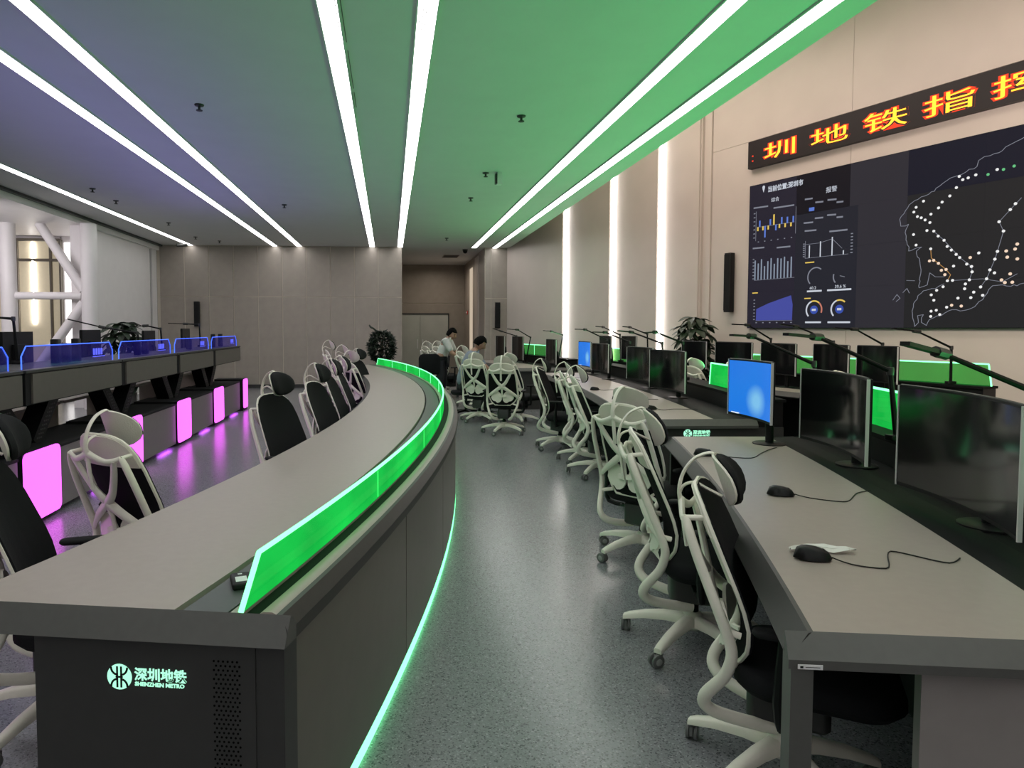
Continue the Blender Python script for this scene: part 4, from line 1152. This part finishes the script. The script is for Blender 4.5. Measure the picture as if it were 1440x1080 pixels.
    for j in range(n0 - 1):
        for i in (0, len(vv) - 1):
            a = i * n0 + j
            fs.append((a, a + 1, a + 1 + tot, a + tot))
    hp.add(vs, fs).build('headrest_pad', M['mesh'], t, ang=60)
    hb_ = MB().tube([(-0.343, 0, 0.93), (-0.352, 0, 0.98), (-0.338, 0, 1.045), (-0.300, 0, 1.10), (-0.250, 0, 1.124), (-0.235, 0, 1.118)], [0.020, 0.014, 0.012, 0.012, 0.012, 0.01], 8, ref=(0, 1, 0), ratio=0.5, smooth=2)
    hb_.tube([(-0.350, 0, 0.965), (-0.338, 0, 0.995), (-0.300, 0, 1.012), (-0.26, 0, 0.995), (-0.205, 0, 0.97)], 0.0095, 8, ref=(0, 1, 0), ratio=0.6, smooth=2)
    hb_.tube([(-0.346, 0, 0.95), (-0.335, 0, 0.86), (-0.322, 0, 0.775)], 0.013, 8, ref=(0, 1, 0), ratio=0.6)
    hb_.build('headrest_stem', M['plastic'], t, ang=60)
    for s in (-1, 1):
        a = MB().tube([(0.0, s * 0.16, 0.307), (0.0, s * 0.27, 0.315), (-0.01, s * 0.28, 0.40), (0.0, s * 0.275, 0.60)], [0.014, 0.016, 0.018, 0.014], 8, ref=(1, 0, 0), smooth=1).build('armrest', M['black'], t)
        MB().pad(0.03, s * 0.275, 0.60, 0.622, 0.24, 0.06, 0.028, 0.008).build('arm_pad', M['blackm'], a)
    return t

def rad(c, x, y):
    return math.atan2(y - c[1], x - c[0])
CH = [  # x, y of the headrest, facing angle (deg), scale, label
    (1.108, 2.246, -31, 0.955, 'nearest white framed office chair at the corner of the nearest right desk'),
    (1.205, 3.149, -17, 1.0, 'second white framed chair in the aisle, close behind the nearest one'),
    (1.472, 4.190, 36, 1.01, 'third aisle chair with its white skeleton back and big white headrest towards us'),
    (1.907, 6.833, -8, 1.0, 'white framed chair side on at the second right desk, nearest of three'),
    (1.972, 7.557, -14, 1.0, 'white framed chair side on at the second right desk, middle of three'),
    (1.905, 8.446, -24, 1.0, 'white framed chair side on at the second right desk, farthest of three'),
    (1.56, 9.42, 72, 1.0, 'white chair standing alone in the far aisle with its skeleton back towards us'),
    (1.84, 10.55, 35, 1.0, 'white chair partly hidden right behind the one standing in the far aisle'),
    (1.33, 10.75, 60, 1.0, 'white chair in front of the seated man in the grey blue shirt'),
    (1.38, 12.95, 15, 1.05, 'white chair just right of the standing man in white'),
    (1.02, 14.6, 25, 1.10, 'white chair at the left of the standing man, front one of two'),
    (0.84, 15.5, 20, 1.08, 'white chair at the left of the standing man, rear one of two'),
    # behind the curved console
    (-1.46, 2.62, 12, 1.0, 'black backed chair at the left edge of the picture, behind the curved console'),
    (-1.30, 3.25, 58, 1.0, 'white chair turned with its skeleton back towards us, before the glowing pink panels'),
    (-0.84, 5.05, -30, 1.0, 'chair showing its whole black front behind the curved console, left of a row'),
    (-0.66, 6.2, -20, 1.0, 'second chair of the row behind the curved console'),
    (-0.60, 7.1, -8, 1.0, 'third chair of the row behind the curved console'),
    (-0.55, 7.85, -4, 1.0, 'fourth chair of the row behind the curved console'),
    (-0.57, 9.9, 35, 1.0, 'chair with its white headrest back at the far end behind the curved console'),
    (-0.50, 10.75, -30, 1.0, 'last black fronted chair at the far end of the row behind the curved console'),
    (-1.13, 12.9, 10, 1.08, 'stray white chair standing far behind the row, before the back wall'),
    (-0.80, 11.7, 15, 1.03, 'stray white chair at far left behind the row, half hidden by it'),
    # between the two right rows
    (4.22, 6.15, 20, 0.98, 'green lit white chair in the back row, seen between the two nearest monitors'),
    (4.02, 7.75, 20, 1.0, 'green lit white chair in the back row, left edge of the lit blue monitor'),
    (3.88, 8.5, 20, 1.0, 'green lit white chair in the back row, left end of the glowing pane'),
]
proto = None
for x, y, deg, sc, lab in CH:
    a = math.radians(deg)
    bx, by = x + 0.235 * math.cos(a) * sc, y + 0.235 * math.sin(a) * sc
    if proto is None:
        proto = make_chair(lab)
        proto.location, proto.rotation_euler = (bx, by, 0), (0, 0, a)
        proto['group'] = 'office chairs'
        proto.scale = (sc, sc, sc)
    else:
        ch = dup(proto, (bx, by, 0), a, lab, 'office chairs', sc)
        if x < 0 and y != 3.25:                       # these have their headrests pulled up
            for c in ch.children:
                if c.name.startswith('headrest'):
                    c.location.z += 0.065

# ------------------------------------------------------------------ left consoles
ZF = [0.92, 1.175]
STR = None
def left_console(y0, L, label):
    t = thing('operator_console', label, 'console', (-2.7, y0, 0), 0, 'left row of consoles')
    w = L
    MB().box(-0.55, 0.0, 0.42, w - 0.12, 0.045, 0.535).build('lower_cabinet', M['cab'], t, smooth=False)
    MB().box(-0.56, 0.004, -0.10, w - 0.11, 0.53, 0.55).build('cabinet_top', M['blackm'], t, smooth=False)
    MB().box(-0.50, -0.09, -0.08, w - 0.14, 0.0, 0.05).build('plinth', M['blackm'], t, smooth=False)
    MB().box(-0.075, -0.02, w - 0.62, w - 0.20, 0.036, 0.045).build('plinth_light', emat('violet_plinth_glow', (0.60, 0.10, 1.0), 5.0), t, smooth=False)
    lh = MB().pad(0, 0, -0.012, 0.012, 0.53, 0.54, 0.05, 0.004, mtx=Matrix.Translation((0.022, 0.155, 0.31)) @ Matrix.Rotation(PI / 2, 4, 'Y'))
    MB().box(-0.52, 0.012, -0.115, 0.425, 0.03, 0.575).build('light_housing', M['blackm'], t, smooth=False)
    lp = lh.build('light_panel', M['magenta'], t)
    # black V struts with slots
    for s in (-1, 1):
        a, b = (-0.28, 0.45 + s * 0.07, 0.55), (-0.28, 0.45 + s * 0.42, 0.93)
        st = MB().bar(a, b, 0.16, 0.13, up=(0, 1, 0)).build('strut', M['black'], t, smooth=False)
        g = MB()
        for k in range(9):
            f = 0.12 + 0.085 * k
            for m in (-1, 0, 1):
                p = Vector(a).lerp(Vector(b), f) + Vector((0.082, m * 0.030, 0))
                g.box(p.x - 0.002, p.x + 0.001, p.y - 0.011, p.y + 0.011, p.z - 0.006, p.z + 0.006)
        g = g.build('strut_slots', M['dgrey'], st, smooth=False)
        g['kind'] = 'stuff'
    MB().box(-0.62, -0.016, 0.012, w - 0.012, ZF[0], 1.165).build('upper_cabinet', M['blackm'], t, smooth=False)
    MB().box(-0.016, 0.0, 0.09, w - 0.02, ZF[0] + 0.01, ZF[1] - 0.02).build('fascia', M['fascia'], t, smooth=False)
    MB().box(-0.64, 0.0, 0.0, w - 0.004, 1.165, 1.185).build('top_board', M['dgrey'], t, smooth=False)
    MB().box(-1.15, -0.60, 0.03, w - 0.03, 0.74, 0.77).box(-1.1, -0.62, w - 0.07, w - 0.03, 0, 0.74).build('worktop', M['desk'], t, smooth=False)
    # edge lit blue screen with cut corners
    gy0, gy1, z0, z1 = 0.04, w - 0.10, 1.19, 1.365
    pts = [(-0.05, gy0, z0), (-0.05, gy0 + 0.0, z0 + 0.10), (-0.05, gy0 + 0.07, z1), (-0.05, gy1 - 0.07, z1), (-0.05, gy1, z0 + 0.10), (-0.05, gy1, z0)]
    gp = MB().prism(pts, (-0.01, 0, 0)).build('glass_screen', M['bluepane'], t, smooth=False)
    MB().tube([(-0.055, p[1], p[2]) for p in pts], 0.0055, 6, ref=(1, 0, 0)).build('edge_light', M['blueedge'], gp)
    e = MB()
    for k in range(4):
        e.box(-0.049, -0.047, gy1 - 0.46 + k * 0.055, gy1 - 0.42 + k * 0.055, 1.255, 1.315)
    e.box(-0.049, -0.047, gy1 - 0.47, gy1 - 0.2, 1.235, 1.243)
    e.build('etched_mark', mat('blue_mark_glow', (0, 0, 0), 0.5, emit=(0.10, 0.12, 1.0), estr=0.9), gp, smooth=False)
    return t
lc = [(3.46, 1.80, 'left console nearest us, cut off by the left edge of the picture'), (5.30, 1.83, 'left console with its wide fascia and slotted strut, behind the turned white chair'),
      (7.15, 1.78, 'left console in the middle of its row, third from the left'), (8.96, 1.78, 'left console fourth from the left, before the last one'), (10.78, 1.86, 'left console at the far end of its row, by the back wall')]
for y0, L, lab in lc:
    left_console(y0, L, lab)
em = MB().pad(0, 0, -0.012, 0.012, 0.53, 0.30, 0.05, 0.004, mtx=Matrix.Translation((-2.678, 12.80, 0.31)) @ Matrix.Rotation(PI / 2, 4, 'Y'))
ep = thing('end_light_panel', 'glowing pink panel at the far end of the left consoles', 'light', (-2.678, 12.80, 0))
em2 = MB().pad(0, 0, -0.012, 0.012, 0.53, 0.30, 0.05, 0.004, mtx=Matrix.Translation((0.022, 0, 0.31)) @ Matrix.Rotation(PI / 2, 4, 'Y')).build('light_panel', M['magenta'], ep)
MB().box(-0.5, 0.010, -0.16, 0.16, 0.0, 0.58).build('light_housing', M['blackm'], ep, smooth=False)
for y, z1, lab in ((6.75, 1.47, 'first from the left'), (8.35, 1.485, 'second from the left'), (10.3, 1.47, 'third from the left'), (12.1, 1.50, 'last, before the back wall')):
    t = thing('monitor', 'dark back of a monitor behind the blue glass, ' + lab, 'monitor', (-3.50, y, 0.77), 0.10)
    MB().add([(0.0, -0.33, 0.35), (0.0, 0.33, 0.35), (-0.03, 0.33, 0.35), (-0.03, -0.33, 0.35), (0.0, -0.33, z1 - 0.77), (0.0, 0.33, z1 - 0.77), (-0.03, 0.33, z1 - 0.77), (-0.03, -0.33, z1 - 0.77)],
             [(0, 1, 2, 3), (7, 6, 5, 4), (0, 4, 5, 1), (1, 5, 6, 2), (2, 6, 7, 3), (3, 7, 4, 0)]).build('back_cover', M['black'], t, smooth=False)
    MB().box(-0.036, -0.03, -0.32, 0.32, 0.36, z1 - 0.78).build('screen', M['screen'], t, smooth=False)
    MB().box(0.0, 0.03, -0.15, 0.15, 0.42, 0.58).build('rear_bulge', M['black'], t, smooth=False)
    MB().tube([(0.03, 0, 0.5), (0.06, 0, 0.45), (0.06, 0, 0.01)], 0.025, 8, ref=(0, 1, 0)).lathe([(0.11, 0), (0.11, 0.012), (0.03, 0.02)], 16, Matrix.Translation((0.06, 0, 0))).build('stand', M['black'], t)
for e, h, tp, lab in (((-3.28, 6.25, 1.585), (-3.46, 6.25, 1.60), (-3.78, 6.2, 1.605), 'at the left edge of the picture, behind the blue glass'),
                      ((-3.28, 9.2, 1.44), (-3.72, 9.2, 1.515), (-4.15, 9.2, 1.62), 'above the second monitor back, left of the plant'),
                      ((-3.28, 10.1, 1.495), (-3.48, 10.1, 1.54), (-3.70, 10.1, 1.53), 'right of the plant, above the third monitor back'),
                      ((-3.28, 12.1, 1.57), (-3.50, 12.1, 1.58), (-3.80, 12.1, 1.59), 'at the far end of the left consoles')):
    task_lamp(e, h, tp, 'thin black bar lamp ' + lab, 1.185, (e[0], e[1] + 0.05))
for y, lab, hh in ((6.40, 'first', 0.22), (6.60, 'second', 0.18), (6.80, 'third', 0.22), (8.40, 'fourth', 0.16), (8.66, 'fifth', 0.17), (10.5, 'sixth', 0.17), (11.9, 'seventh', 0.22), (12.4, 'last', 0.22)):
    t = thing('desk_speaker', 'small black speaker on the left consoles behind blue glass, ' + lab + ' from the left', 'speaker', (-3.0, y, 1.185))
    MB().pad(0, 0, 0, hh, 0.07, 0.075, 0.015, 0.006).build('case', M['black'], t)
    MB().lathe([(0.024, 0), (0.02, 0.003)], 12, Matrix.Translation((-0.035, 0, hh * 0.6)) @ Matrix.Rotation(-PI / 2, 4, 'Y')).build('driver', M['dgrey'], t)

# ------------------------------------------------------------------ plants
def leaf_mesh(name, L, w, droop, m):
    g = []
    for i in range(6):
        u = i / 5
        hw = w * math.sin(PI * min(1, 0.08 + 0.9 * u)) ** 0.8 + 0.001
        g.append([(L * u, v * hw, -droop * u * u * L + 0.25 * abs(v) * hw) for v in (-1, 0, 1)])
    return MB().slab(g, 0.0012).mesh(name, m, True, 60)
def leafy_plant(loc, h, label, n_branch, reach, leaf_len, seed, pot_h=0.45, pot_r=0.2):
    r = random.Random(seed)
    t = thing('potted_plant', label, 'plant', loc)
    MB().lathe([(pot_r * 0.7, 0), (pot_r * 0.95, pot_h * 0.6), (pot_r, pot_h), (pot_r * 0.9, pot_h), (pot_r * 0.85, pot_h - 0.05)], 20).build('pot', M['pot'], t)
    MB().lathe([(pot_r * 0.86, pot_h - 0.06), (0.01, pot_h - 0.05)], 16).build('soil', M['stem'], t)
    MB().tube([(0, 0, pot_h - 0.06), (0.02, 0.01, h * 0.6), (0, 0, h * 0.93)], [0.03, 0.022, 0.012], 8, ref=(1, 0, 0), smooth=1).build('trunk', M['stem'], t)
    lm = leaf_mesh('leaf', leaf_len, leaf_len * 0.21, 0.35, M['leaf'])
    br = MB()
    tips = []
    for k in range(n_branch):
        f = k / (n_branch - 1)
        z = pot_h + 0.15 + (h * 0.98 - pot_h - 0.15) * f
        a = 2.4 * k + r.uniform(-0.3, 0.3)
        rr = reach * (1 - 0.45 * abs(f - 0.35)) * r.uniform(0.7, 1.0) * (0.45 if f > 0.9 else 1)
        tip = Vector((rr * math.cos(a), rr * math.sin(a), z + r.uniform(0.0, 0.07)))
        br.tube([(0, 0, z - 0.12), (tip.x * 0.5, tip.y * 0.5, tip.z - 0.02), tip], 0.005, 5, ref=(0, 0, 1))
        tips.append((tip, a))
    br.build('branches', M['stem'], t)
    for tip, a in tips:
        for q in range(6):
            o = link('leaf', lm, t, tip)
            o.rotation_euler = (r.uniform(-0.3, 0.3), r.uniform(-0.15, 0.5), a + (q - 2.5) * 0.85 + r.uniform(-0.2, 0.2))
            s = r.uniform(0.75, 1.1)
            o.scale = (s, s, s)
leafy_plant((4.93, 10.72, 0), 1.70, 'big green plant with fanned leaves, left of the video wall', 36, 0.24, 0.26, 4)
leafy_plant((-4.34, 11.5, 0), 1.60, 'green leafy plant behind the left consoles, before the white wall', 38, 0.28, 0.25, 9)
pt = thing('potted_plant', 'dense dark bushy plant before the back wall, at the far end of the curved console', 'plant', (-0.17, 14.9, 0))
MB().lathe([(0.16, 0), (0.2, 0.25), (0.22, 0.5), (0.2, 0.5), (0.19, 0.46)], 20).build('pot', M['pot'], pt)
MB().tube([(0, 0, 0.4), (0, 0, 1.3)], 0.03, 8, ref=(1, 0, 0)).build('trunk', M['stem'], pt)
MB().tube([(-0.05, 0, 1.2), (-0.12, 0, 1.45), (-0.24, -0.02, 1.53), (-0.27, -0.02, 1.58)], [0.012, 0.018, 0.022, 0.012], 8, ref=(0, 1, 0), smooth=1).build('shoot', M['leafd'], pt)
r = random.Random(2)
fb = MB()
for k in range(1500):
    z = r.uniform(-1, 1)
    a = r.uniform(0, 2 * PI)
    q = math.sqrt(1 - z * z) * r.uniform(0.3, 1.0) ** 0.5
    c = Vector((0.27 * q * math.cos(a), 0.27 * q * math.sin(a), 1.10 + 0.33 * z))
    d = Vector((math.cos(a), math.sin(a), r.uniform(-0.6, 0.8))).normalized()
    sd = d.cross(Vector((r.uniform(-1, 1), r.uniform(-1, 1), 1))).normalized() * 0.02
    L = r.uniform(0.07, 0.13)
    fb.add([c, c + d * L * 0.5 + sd, c + d * L, c + d * L * 0.5 - sd, c + d * L * 0.5 + Vector((0, 0, 0.01))], [(0, 1, 4), (1, 2, 4), (2, 3, 4), (3, 0, 4)])
fo = fb.build('foliage', M['leafd'], pt, smooth=False)
fo['kind'] = 'stuff'

# ------------------------------------------------------------------ people
def skin_body(name, verts, edges, radii, m, parent, root=0, levels=2):
    me = bpy.data.meshes.new(name)
    me.from_pydata(verts, edges, [])
    o = bpy.data.objects.new(name, me)
    COL.objects.link(o)
    md = o.modifiers.new('Skin', 'SKIN')
    md.use_smooth_shade = True
    sv = me.skin_vertices[0].data
    for i, rr in enumerate(radii):
        sv[i].radius = rr if isinstance(rr, tuple) else (rr, rr)
        sv[i].use_root = (i == root)
    ss_ = o.modifiers.new('Sub', 'SUBSURF')
    ss_.levels = ss_.render_levels = levels
    dg = bpy.context.evaluated_depsgraph_get()
    dg.update()
    nm = bpy.data.meshes.new_from_object(o.evaluated_get(dg))
    bpy.data.objects.remove(o)
    nm.name = name
    nm.materials.clear()
    nm.materials.append(m)
    nm.polygons.foreach_set('use_smooth', [True] * len(nm.polygons))
    return link(name, nm, parent)

def make_head(par, c, face, tilt, m):
    """head of 0.23 m with nose, ears, eyes, mouth; faces +x turned by face, tipped by tilt"""
    T = Matrix.Translation(c) @ Matrix.Rotation(face, 4, 'Z') @ Matrix.Rotation(tilt, 4, 'Y')
    vs, fs, NU, NV = [], [], 16, 14
    for i in range(NV + 1):
        f = PI * i / NV
        z = 0.115 * math.cos(f)
        for k in range(NU):
            a = 2 * PI * k / NU
            x, y = 0.094 * math.sin(f) * math.cos(a), 0.076 * math.sin(f) * math.sin(a)
            if z < 0:
                s = 1 + 0.55 * z / 0.115 * 0.5
                y *= s
                x = x * (1 + 0.25 * z / 0.115) + (0.012 if math.cos(a) > 0 else 0.012)
            if k in (0,) and 0.40 * PI < f < 0.66 * PI:
                x += 0.022 * (1 - abs(f - 0.58 * PI) / (0.18 * PI))
            vs.append(T @ Vector((x, y, z)))
    for i in range(NV):
        for k in range(NU):
            fs.append((i * NU + k, i * NU + (k + 1) % NU, (i + 1) * NU + (k + 1) % NU, (i + 1) * NU + k))
    b = MB().add(vs, fs)
    for s in (-1, 1):
        b.lathe([(0.004, -0.006), (0.028, -0.004), (0.030, 0.004), (0.012, 0.008)], 10, T @ Matrix.Translation((-0.005, s * 0.078, -0.01)) @ Matrix.Rotation(-s * 1.3, 4, 'X') @ Matrix.Diagonal((0.7, 1, 1, 1)))
    hd = b.build('head', m, par, ang=80)
    e = MB()
    for s in (-1, 1):
        e.lathe([(0.0005, 0.006), (0.007, 0.004), (0.009, 0)], 8, T @ Matrix.Translation((0.083, s * 0.031, 0.004)) @ Matrix.Rotation(PI / 2, 4, 'Y'))
        e.bar(T @ Vector((0.086, s * 0.018, 0.026)), T @ Vector((0.078, s * 0.048, 0.026)), 0.006, 0.007)
    e.build('eyes', M['hair'], hd)
    MB().bar(T @ Vector((0.084, -0.02, -0.058)), T @ Vector((0.084, 0.02, -0.058)), 0.008, 0.008).build('mouth', mat('lip', (0.30, 0.11, 0.09), 0.5, noise=0.02), hd)
    hv, hf = [], []
    rr = random.Random(6)
    for i in range(9):
        f = 0.62 * PI * i / 8
        for k in range(NU):
            a = 2 * PI * k / NU
            fr_ = math.cos(a)
            ff = min(f, 0.36 * PI) if fr_ > 0.35 else f
            j = 1 + rr.uniform(-0.03, 0.05)
            hv.append(T @ Vector((0.112 * math.sin(ff) * math.cos(a) * j - 0.006, 0.092 * math.sin(ff) * math.sin(a) * j, 0.136 * math.cos(ff) * j)))
    for i in range(8):
        for k in range(NU):
            hf.append((i * NU + k, i * NU + (k + 1) % NU, (i + 1) * NU + (k + 1) % NU, (i + 1) * NU + k))
    MB().add(hv, hf).build('hair', M['hair'], hd, ang=80)

def hand(mb_list, wrist, d, palm_n, par):
    """palm and five bent fingers as one skinned mesh"""
    w, d, n = Vector(wrist), Vector(d).normalized(), Vector(palm_n).normalized()
    s = d.cross(n).normalized()
    V, E, R = [w, w + d * 0.05, w + d * 0.085], [(0, 1), (1, 2)], [(0.024, 0.018), (0.034, 0.015), (0.034, 0.013)]
    for k, (off, L) in enumerate(((-0.030, 0.060), (-0.010, 0.072), (0.010, 0.068), (0.029, 0.052))):
        b = w + d * 0.088 + s * off
        i = len(V)
        V += [b, b + d * L * 0.5 - n * 0.006, b + d * L * 0.9 - n * 0.03]
        E += [(2, i), (i, i + 1), (i + 1, i + 2)]
        R += [(0.0095, 0.0095), (0.0085, 0.0085), (0.007, 0.007)]
    i = len(V)
    V += [w + d * 0.03 - s * 0.034, w + d * 0.065 - s * 0.052 - n * 0.01, w + d * 0.09 - s * 0.050 - n * 0.02]
    E += [(1, i), (i, i + 1), (i + 1, i + 2)]
    R += [(0.012, 0.012), (0.010, 0.010), (0.008, 0.008)]
    return skin_body('hand', V, E, R, M['skin'], par, 0, 1)

def person(label, loc, rotz, J, head_c, face, tilt, shirt_m):
    """J: joints in local axes (facing +x)"""
    t = thing('person', label, 'person', loc, rotz)
    V, E, R, ix = [], [], [], {}
    def add(n, p, r):
        ix[n] = len(V)
        V.append(p)
        R.append(r)
    add('pelvis', J['pelvis'], (0.15, 0.12))
    add('waist', J['waist'], (0.145, 0.105))
    add('chest', J['chest'], (0.165, 0.115))
    add('neck0', J['neck'], (0.065, 0.065))
    add('neck1', tuple(Vector(J['neck']).lerp(Vector(head_c), 0.55)), (0.05, 0.05))
    E += [(0, 1), (1, 2), (2, 3), (3, 4)]
    for s in 'lr':
        add('sh' + s, J['sh' + s], 0.062)
        add('el' + s, J['el' + s], 0.043)
        add('wr' + s, J['wr' + s], 0.028)
        add('hip' + s, J['hip' + s], 0.10)
        add('kn' + s, J['kn' + s], 0.062)
        add('an' + s, J['an' + s], 0.038)
        E += [(ix['neck0'], ix['sh' + s]), (ix['sh' + s], ix['el' + s]), (ix['el' + s], ix['wr' + s]), (0, ix['hip' + s]), (ix['hip' + s], ix['kn' + s]), (ix['kn' + s], ix['an' + s])]
    skin_body('body', V, E, R, M['skin'], t)
    g = 1.10
    # shirt: torso and short sleeves
    names = ['pelvis', 'waist', 'chest', 'neck0', 'shl', 'shr']
    SV = [V[ix[n]] for n in names]
    SV[0] = (SV[0][0], SV[0][1], SV[0][2] - 0.07)
    SR = [(0.165, 0.135), (0.165, 0.13), (0.185, 0.135), (0.085, 0.08), 0.078, 0.078]
    SE = [(0, 1), (1, 2), (2, 3), (3, 4), (3, 5)]
    for s, i in (('l', 4), ('r', 5)):
        m_ = Vector(J['sh' + s]).lerp(Vector(J['el' + s]), 0.9)
        SV.append(tuple(m_))
        SR.append(0.062)
        SE.append((i, len(SV) - 1))
    skin_body('shirt', SV, SE, SR, shirt_m, t)
    TV, TR, TE = [V[0]], [(0.165, 0.135)], []
    for s in 'lr':
        i = len(TV)
        TV += [J['hip' + s], J['kn' + s], tuple(Vector(J['kn' + s]).lerp(Vector(J['an' + s]), 0.95))]
        TR += [0.115, 0.082, 0.062]
        TE += [(0, i), (i, i + 1), (i + 1, i + 2)]
    skin_body('trousers', TV, TE, TR, M['trouser'], t)
    for s in 'lr':
        a = Vector(J['an' + s])
        skin_body('shoe', [(a.x - 0.05, a.y, 0.045), (a.x + 0.06, a.y, 0.042), (a.x + 0.17, a.y, 0.032)], [(0, 1), (1, 2)], [(0.042, 0.042), (0.045, 0.04), (0.038, 0.028)], M['black'], t)
        d = Vector(J['wr' + s]) - Vector(J['el' + s])
        hand(None, J['wr' + s], d, (0, 0, 1), t)
    make_head(t, head_c, face, tilt, M['skin'])
    return t
person('standing man in a white shirt and dark trousers leaning over towards the right desks', (1.06, 13.9, 0), -0.25,
       dict(pelvis=(-0.02, 0, 0.90), waist=(0.02, 0, 1.02), chest=(0.09, 0, 1.17), neck=(0.14, 0, 1.28), shl=(0.13, 0.19, 1.23), shr=(0.13, -0.19, 1.23), ell=(0.25, 0.24, 1.00), elr=(0.26, -0.24, 1.0),
            wrl=(0.44, 0.17, 0.90), wrr=(0.44, -0.17, 0.90), hipl=(-0.02, 0.10, 0.84), hipr=(-0.02, -0.10, 0.84), knl=(0.03, 0.12, 0.46), knr=(0.0, -0.12, 0.46), anl=(-0.05, 0.13, 0.08), anr=(-0.10, -0.13, 0.08)),
       (0.21, 0, 1.385), -0.3, 0.40, M['shirtw'])
person('seated man in a grey blue shirt bending forward at the far desk', (1.34, 11.55, 0), 0.05,
       dict(pelvis=(-0.12, 0, 0.57), waist=(-0.07, 0, 0.72), chest=(0.02, 0, 0.94), neck=(0.10, 0, 1.10), shl=(0.08, 0.19, 1.05), shr=(0.08, -0.19, 1.05), ell=(0.26, 0.25, 0.84), elr=(0.26, -0.25, 0.84),
            wrl=(0.46, 0.14, 0.72), wrr=(0.46, -0.14, 0.72), hipl=(-0.05, 0.10, 0.55), hipr=(-0.05, -0.10, 0.55), knl=(0.36, 0.15, 0.52), knr=(0.36, -0.15, 0.52), anl=(0.30, 0.15, 0.08), anr=(0.30, -0.15, 0.08)),
       (0.20, 0, 1.245), -0.1, 0.55, M['shirtb'])
ST = thing('swivel_stool', 'low black swivel stool under the seated man', 'stool', (1.30, 11.55, 0))
for k in range(5):
    a = 2 * PI * k / 5
    MB().bar((0.03 * math.cos(a), 0.03 * math.sin(a), 0.11), (0.28 * math.cos(a), 0.28 * math.sin(a), 0.075), 0.05, 0.04, w2=0.035, h2=0.03).build('leg', M['black'], ST, smooth=False)
    MB().lathe([(0.024, -0.015), (0.03, -0.01), (0.03, 0.01), (0.024, 0.015)], 14, Matrix.Translation((0.28 * math.cos(a), 0.28 * math.sin(a), 0.03)) @ Matrix.Rotation(a, 4, 'Z') @ Matrix.Rotation(PI / 2, 4, 'X')).build('castor', M['castor'], ST)
MB().lathe([(0.03, 0.08), (0.03, 0.25), (0.02, 0.25), (0.02, 0.38)], 12).build('gas_column', M['black'], ST)
MB().pad(-0.05, 0, 0.38, 0.445, 0.42, 0.42, 0.15, 0.02).build('seat', M['mesh'], ST)
bc = thing('task_chair', 'black backed task chair at the far end, left of the two rear white chairs', 'chair', (0.80, 13.5, 0), -1.57)
for k in range(5):
    a = 2 * PI * k / 5
    MB().bar((0.03 * math.cos(a), 0.03 * math.sin(a), 0.11), (0.28 * math.cos(a), 0.28 * math.sin(a), 0.05), 0.05, 0.04, w2=0.035, h2=0.03).build('leg', M['black'], bc, smooth=False)
MB().lathe([(0.03, 0.03), (0.03, 0.4)], 12).build('gas_column', M['black'], bc)
MB().pad(0, 0, 0.40, 0.47, 0.46, 0.46, 0.12, 0.025).build('seat', M['mesh'], bc)
MB().pad(0, 0, -0.025, 0.025, 0.42, 0.44, 0.10, 0.02, mtx=Matrix.Translation((-0.22, 0, 0.78)) @ Matrix.Rotation(PI / 2, 4, 'Y')).tube([(-0.05, 0, 0.42), (-0.24, 0, 0.45), (-0.25, 0, 0.7)], 0.02, 8, ref=(0, 1, 0)).build('backrest', M['mesh'], bc)
